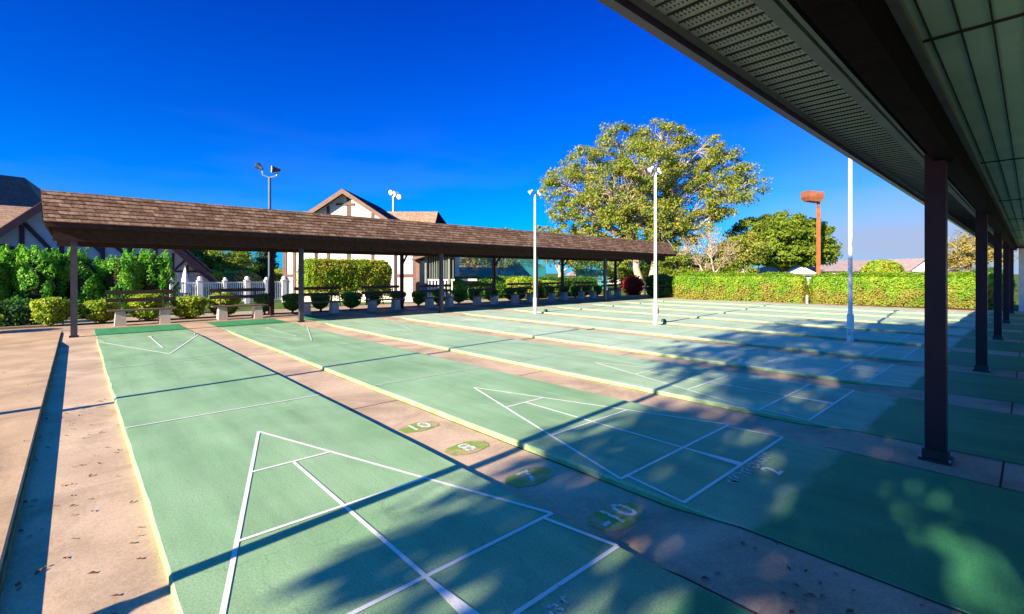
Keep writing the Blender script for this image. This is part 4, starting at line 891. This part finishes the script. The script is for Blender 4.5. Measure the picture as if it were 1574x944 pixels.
shrub('green_shrub', 'green shrub beyond the shelter posts beside the white end wall', at(36.5, 36.5), .9, 2.0, M['L_dark'], M['core'], 5000, .08, cup=.8, seed=35)
for i, (px, dep, r, h) in enumerate(((325, 32, .9, 1.75), (372, 33, 1.2, 1.75), (352, 34, .8, 1.65), (432, 36, 1.0, 1.9))):
    shrub('garden_shrub', 'leafy garden shrub behind the picket fence, %s of four toward the clubhouse' % ORD[i], at((px - 787) / 731.4 * dep, dep), r, h, M['L_lime'] if i != 1 else M['L_autumn'], M['corelit'], 3000, .09, cup=.8, rnd=1., seed=50 + i, group='garden shrubs behind the picket fence')
# ---------------------------------------------------------------- trees
def T(px, dep): return at((px - 787) / 731.4 * dep, dep)
tree('big_tree', 'huge spreading tree with pale branches above the shelter end', 'tree', T(992, 36), 3.6, .34,
     [(-5.9, 0, 8.1, 2.0, 2.0, 1.7), (-4.4, 1.2, 9.9, 2.0, 2.0, 1.6), (-1.9, .4, 11.4, 2.1, 2.1, 1.6), (1.2, 0, 11.6, 2.1, 2.1, 1.5), (3.7, 0, 10.7, 2.2, 2.2, 1.5), (6.0, .6, 9.6, 2.0, 2.0, 1.5), (7.5, 0, 8.0, 1.5, 1.6, 1.6),
      (-6.4, 0, 6.3, 1.0, 1.2, .9), (-2.6, -1.4, 7.4, 2.6, 2.2, 2.2), (-.4, -1.6, 9.3, 2.4, 2.2, 1.8), (-1.8, -1.0, 4.9, 2.5, 2.2, 1.7), (2.9, 0, 8.2, 2.4, 2.4, 1.6), (5.4, -.5, 7.0, 1.9, 2, 1.2), (1.4, .4, 6.0, 2.2, 2.4, 1.4), (0, 2.5, 8.2, 3.6, 2.2, 2.8), (3.0, .6, 4.6, 1.6, 1.8, 1.0), (-4.2, 0, 4.6, 1.6, 1.6, 1.1), (-.6, -1.6, 5.9, 2.4, 1.6, 1.4), (-4.6, -1.0, 6.4, 2.0, 1.6, 1.3), (1.2, -1.4, 4.4, 1.8, 1.5, 1.2), (4.4, -.8, 5.6, 1.5, 1.4, .9)],
     900, 95, .108, M['L_big'], M['palebark'], clump_r=.60, twig=.8, fork=2, seed=11)
tree('round_tree', 'dense rounded green tree behind the right hedge', 'tree', T(1208, 37), 1.7, .24,
     [(-3.5, 0, 3.2, 1.5, 1.7, 1.2), (-2.5, 0, 4.4, 1.8, 2.0, 1.35), (-.5, 0, 4.8, 2.0, 2.2, 1.4), (1.5, 0, 4.4, 1.7, 2.0, 1.35), (2.5, 0, 3.3, 1.25, 1.7, 1.1), (-1.2, -1.0, 3.2, 2.2, 1.5, 1.1), (1.3, -.8, 3.0, 1.4, 1.4, .85)],
     560, 85, .135, M['L_mid'], M['bark'], clump_r=.5, twig=.3, seed=12, shell=.6)
tree('bare_tree', 'tangle of pale leafless branches beside the round tree', 'tree', T(1082, 33.5), .7, .16,
     [(-1.3, 0, 3.4, 1.2, 1.2, 1.0), (.4, 0, 3.9, 1.3, 1.2, 1.1), (1.7, 0, 3.2, 1.1, 1.1, 1.2), (.2, 0, 2.2, 1.5, 1.2, 1.0)], 330, 3, .10, M['L_autumn'], M['palebark'], twig=1.0, seed=13, clump_r=.5)
tree('low_tree', 'low bushy green tree under the pale leafless branches', 'tree', T(1062, 34), .6, .12, [(-1.1, 0, 2.2, 1.3, 1.2, 1.2), (.6, 0, 1.9, 1.4, 1.2, 1.0), (2.0, 0, 1.8, 1.2, 1.2, 1.0)], 110, 70, .11, M['L_mid'], M['bark'], seed=14)
tree('low_tree', 'olive low tree beside the trunk of the round tree', 'tree', T(1130, 34), .6, .12, [(-.8, 0, 2.4, 1.3, 1.2, 1.3), (.9, 0, 3.2, 1.2, 1.2, 1.2), (0, 0, 1.6, 1.5, 1.2, .9)], 110, 60, .11, M['L_big'], M['bark'], seed=15)
tree('yellow_tree', 'yellow-green tree rising over the shingled roof beside the big tree', 'tree', T(862, 42), 1.5, .2, [(-1.6, 0, 4.6, 1.5, 1.5, 1.2), (.6, 0, 4.9, 1.8, 1.6, 1.2), (2.4, 0, 4.2, 1.6, 1.6, 1.2), (0, 0, 3.2, 2.4, 1.6, 1.0)], 150, 60, .12, M['L_big'], M['palebark'], seed=16)
for i, (px, dep, s_, lm) in enumerate(((765, 52, 1.15, 'L_mid'), (710, 58, .95, 'L_autumn'), (742, 62, .9, 'L_big'), (800, 56, .95, 'L_big'), (905, 58, .85, 'L_mid'))):
    tree('distant_tree', ['small tree peeping over the shingled roof', 'golden tree seen through the teal mesh beside the porch', 'olive tree seen through the teal mesh', 'yellow-green tree behind the tennis fence end', 'green tree above the small white house'][i], 'tree',
         T(px, dep), 1.5, .2, [(-1.5 * s_, 0, 3.6 * s_, 1.7 * s_, 1.6, 1.3 * s_), (1.2 * s_, 0, 4.3 * s_, 1.8 * s_, 1.6, 1.5 * s_), (.3, 0, 2.4 * s_, 2.4 * s_, 1.6, 1.0)], 90, 55, .17, M[lm], M['bark'], seed=70 + i, group='trees behind the tennis fence')
for i, (px, dep, s_, lm, lab) in enumerate(((955, 50, .8, 'L_lime', 'yellow-green small tree left of the big trunk'), (1018, 46, .8, 'L_mid', 'leafy small tree right of the big trunk'), (985, 52, .75, 'L_big', 'olive small tree straight behind the big trunk'), (1045, 44, .7, 'L_mid', 'green small tree behind the near end of the lime hedge'))):
    tree('small_tree', lab, 'tree', T(px, dep), .8, .12, [(-1.3 * s_, 0, 2.7 * s_, 1.6 * s_, 1.4, 1.5 * s_), (1.2 * s_, 0, 3.2 * s_, 1.6 * s_, 1.4, 1.7 * s_), (0, 0, 1.6 * s_, 2.1 * s_, 1.3, .9)], 90, 60, .14, M[lm], M['bark'], seed=110 + i, group='small trees beyond the last bench')
tree('golden_tree', 'golden autumn tree seen between the brown shelter posts', 'tree', T(1484, 41), 1.3, .2, [(-.9, 0, 3.4, 1.5, 1.5, 1.3), (.9, 0, 4.0, 1.6, 1.5, 1.5), (0, 0, 2.2, 2.0, 1.5, 1.2), (2.3, 0, 3, 1.3, 1.3, 1.3)], 170, 60, .11, M['L_autumn'], M['bark'], seed=17)
tree('rounded_tree', 'rounded bright green tree behind the picket fence', 'tree', T(338, 38), 1.0, .2, [(-1.0, 0, 2.7, 1.2, 1.4, .9), (.4, 0, 3.0, 1.5, 1.5, .95), (1.9, 0, 2.3, 1.3, 1.4, .9), (.5, -.6, 1.7, 2.4, 1.4, .9)], 170, 70, .11, M['L_mid'], M['bark'], seed=18, shell=.6)
tree('leaning_tree', 'small tree with yellow leaves beside the steep gable house', 'tree', T(292, 39), 2.4, .12, [(-.2, 0, 3.2, 1.0, 1, .8), (.5, 0, 3.9, 1, 1, .7)], 50, 50, .11, M['L_autumn'], M['palebark'], seed=19)
def conifer(loc, h, r, label, seed):
    global rng
    rng = np.random.default_rng(seed); root = empty('spruce_tree', loc, 0, label, 'spruce')
    mb = MB(); mb.tube((0, 0, -.1), (0, 0, h), .16, .02, M['bark'], 8); P = []; D = []
    for q in range(150):
        t = rng.uniform(.12, 1); a = rng.uniform(0, 6.283); L = r * (1 - t) ** .8 * rng.uniform(.7, 1.05) + .1; c = np.array([0, 0, t * h]); e_ = np.array([math.cos(a) * L, math.sin(a) * L, -.15 * L]) + c
        mb.tube(c, e_, .025, .006, M['bark'], 4, cap=False); m_ = 60; u = rng.uniform(.15, 1, m_); P.append(c + (e_ - c) * u[:, None] + rng.normal(0, .09, (m_, 3))); D.append(np.tile([0, 0, 1.], (m_, 1)))
    mb.build('trunk', root); leaves('crown', np.vstack(P), np.vstack(D), .12, M['L_blue'], root)
conifer(T(408, 41), 4.6, 1.7, 'dark blue-green spruce beside the clubhouse corner', 81)
conifer(T(373, 46), 4.4, 1.5, 'dark spruce top behind the rounded green tree', 82)
# trees on the camera's left whose shade falls over the near ends of the courts
tree('shade_tree', 'broad leafy tree beyond the raised path shading the near end of the courts', 'tree', (-9.5, -3.2, -.12), 3.0, .3,
     [(0, -1.5, 5.2, 2.0, 2.6, 1.3), (.5, .9, 5.6, 1.8, 1.5, 1.2), (0, -2, 8.0, 2.4, 3.0, 1.8), (0, 1.3, 8.2, 2.0, 2.2, 1.6), (0, 3.6, 7.0, 1.4, 1.3, .6), (0, -.5, 10.4, 2.2, 2.8, 1.6), (0, 2.6, 9.6, 1.5, 1.5, 1.0), (.2, 2.6, 4.75, 1.0, .8, .55), (.1, 2.3, 4.2, 1.1, 1.0, .4), (.2, .9, 4.25, 1.1, .9, .4), (.0, 2.9, 5.0, 1.0, .6, .5), (0, 4.0, 7.8, 1.4, 1.1, .8), (0, 3.5, 9.4, 1.6, 1.5, 1.1)],
     300, 30, .15, M['L_green'], M['bark'], seed=90, rz=0, clump_r=.6, twig=.5)
tree('shade_tree', 'second broad tree standing farther behind the near shelter', 'tree', (-16, -4.0, -.12), 3.5, .3,
     [(0, -2, 8.2, 2.4, 3.0, 2.0), (0, 1.6, 9.2, 2.2, 2.4, 1.8), (0, 0, 12.2, 2.4, 3.2, 2.0), (0, 3.6, 11.0, 1.8, 1.5, 1.1)], 170, 42, .19, M['L_green'], M['bark'], seed=91, rz=0, clump_r=.8, twig=.5)
# ---------------------------------------------------------------- small details
rng = np.random.default_rng(300)
n = 90; P = np.stack([rng.uniform(-.58, -.02, n), rng.uniform(0.2, 6, n), np.full(n, -.044)], 1)
P2 = np.stack([rng.uniform(-3, -.62, 70), rng.uniform(.5, 13, 70), np.full(70, .026)], 1)
P3 = np.stack([rng.uniform(1.85, 2.48, 60), rng.uniform(-2.5, -.4, 60), np.full(60, .002)], 1)
o = leaves('fallen_leaves', np.vstack([P, P2, P3]), np.tile([0, 0, 3.], (n + 130, 1)), .022, M['L_dry'], jit=.5); tag(o, 'scattered dry leaves on the concrete', 'leaves', kind='stuff')
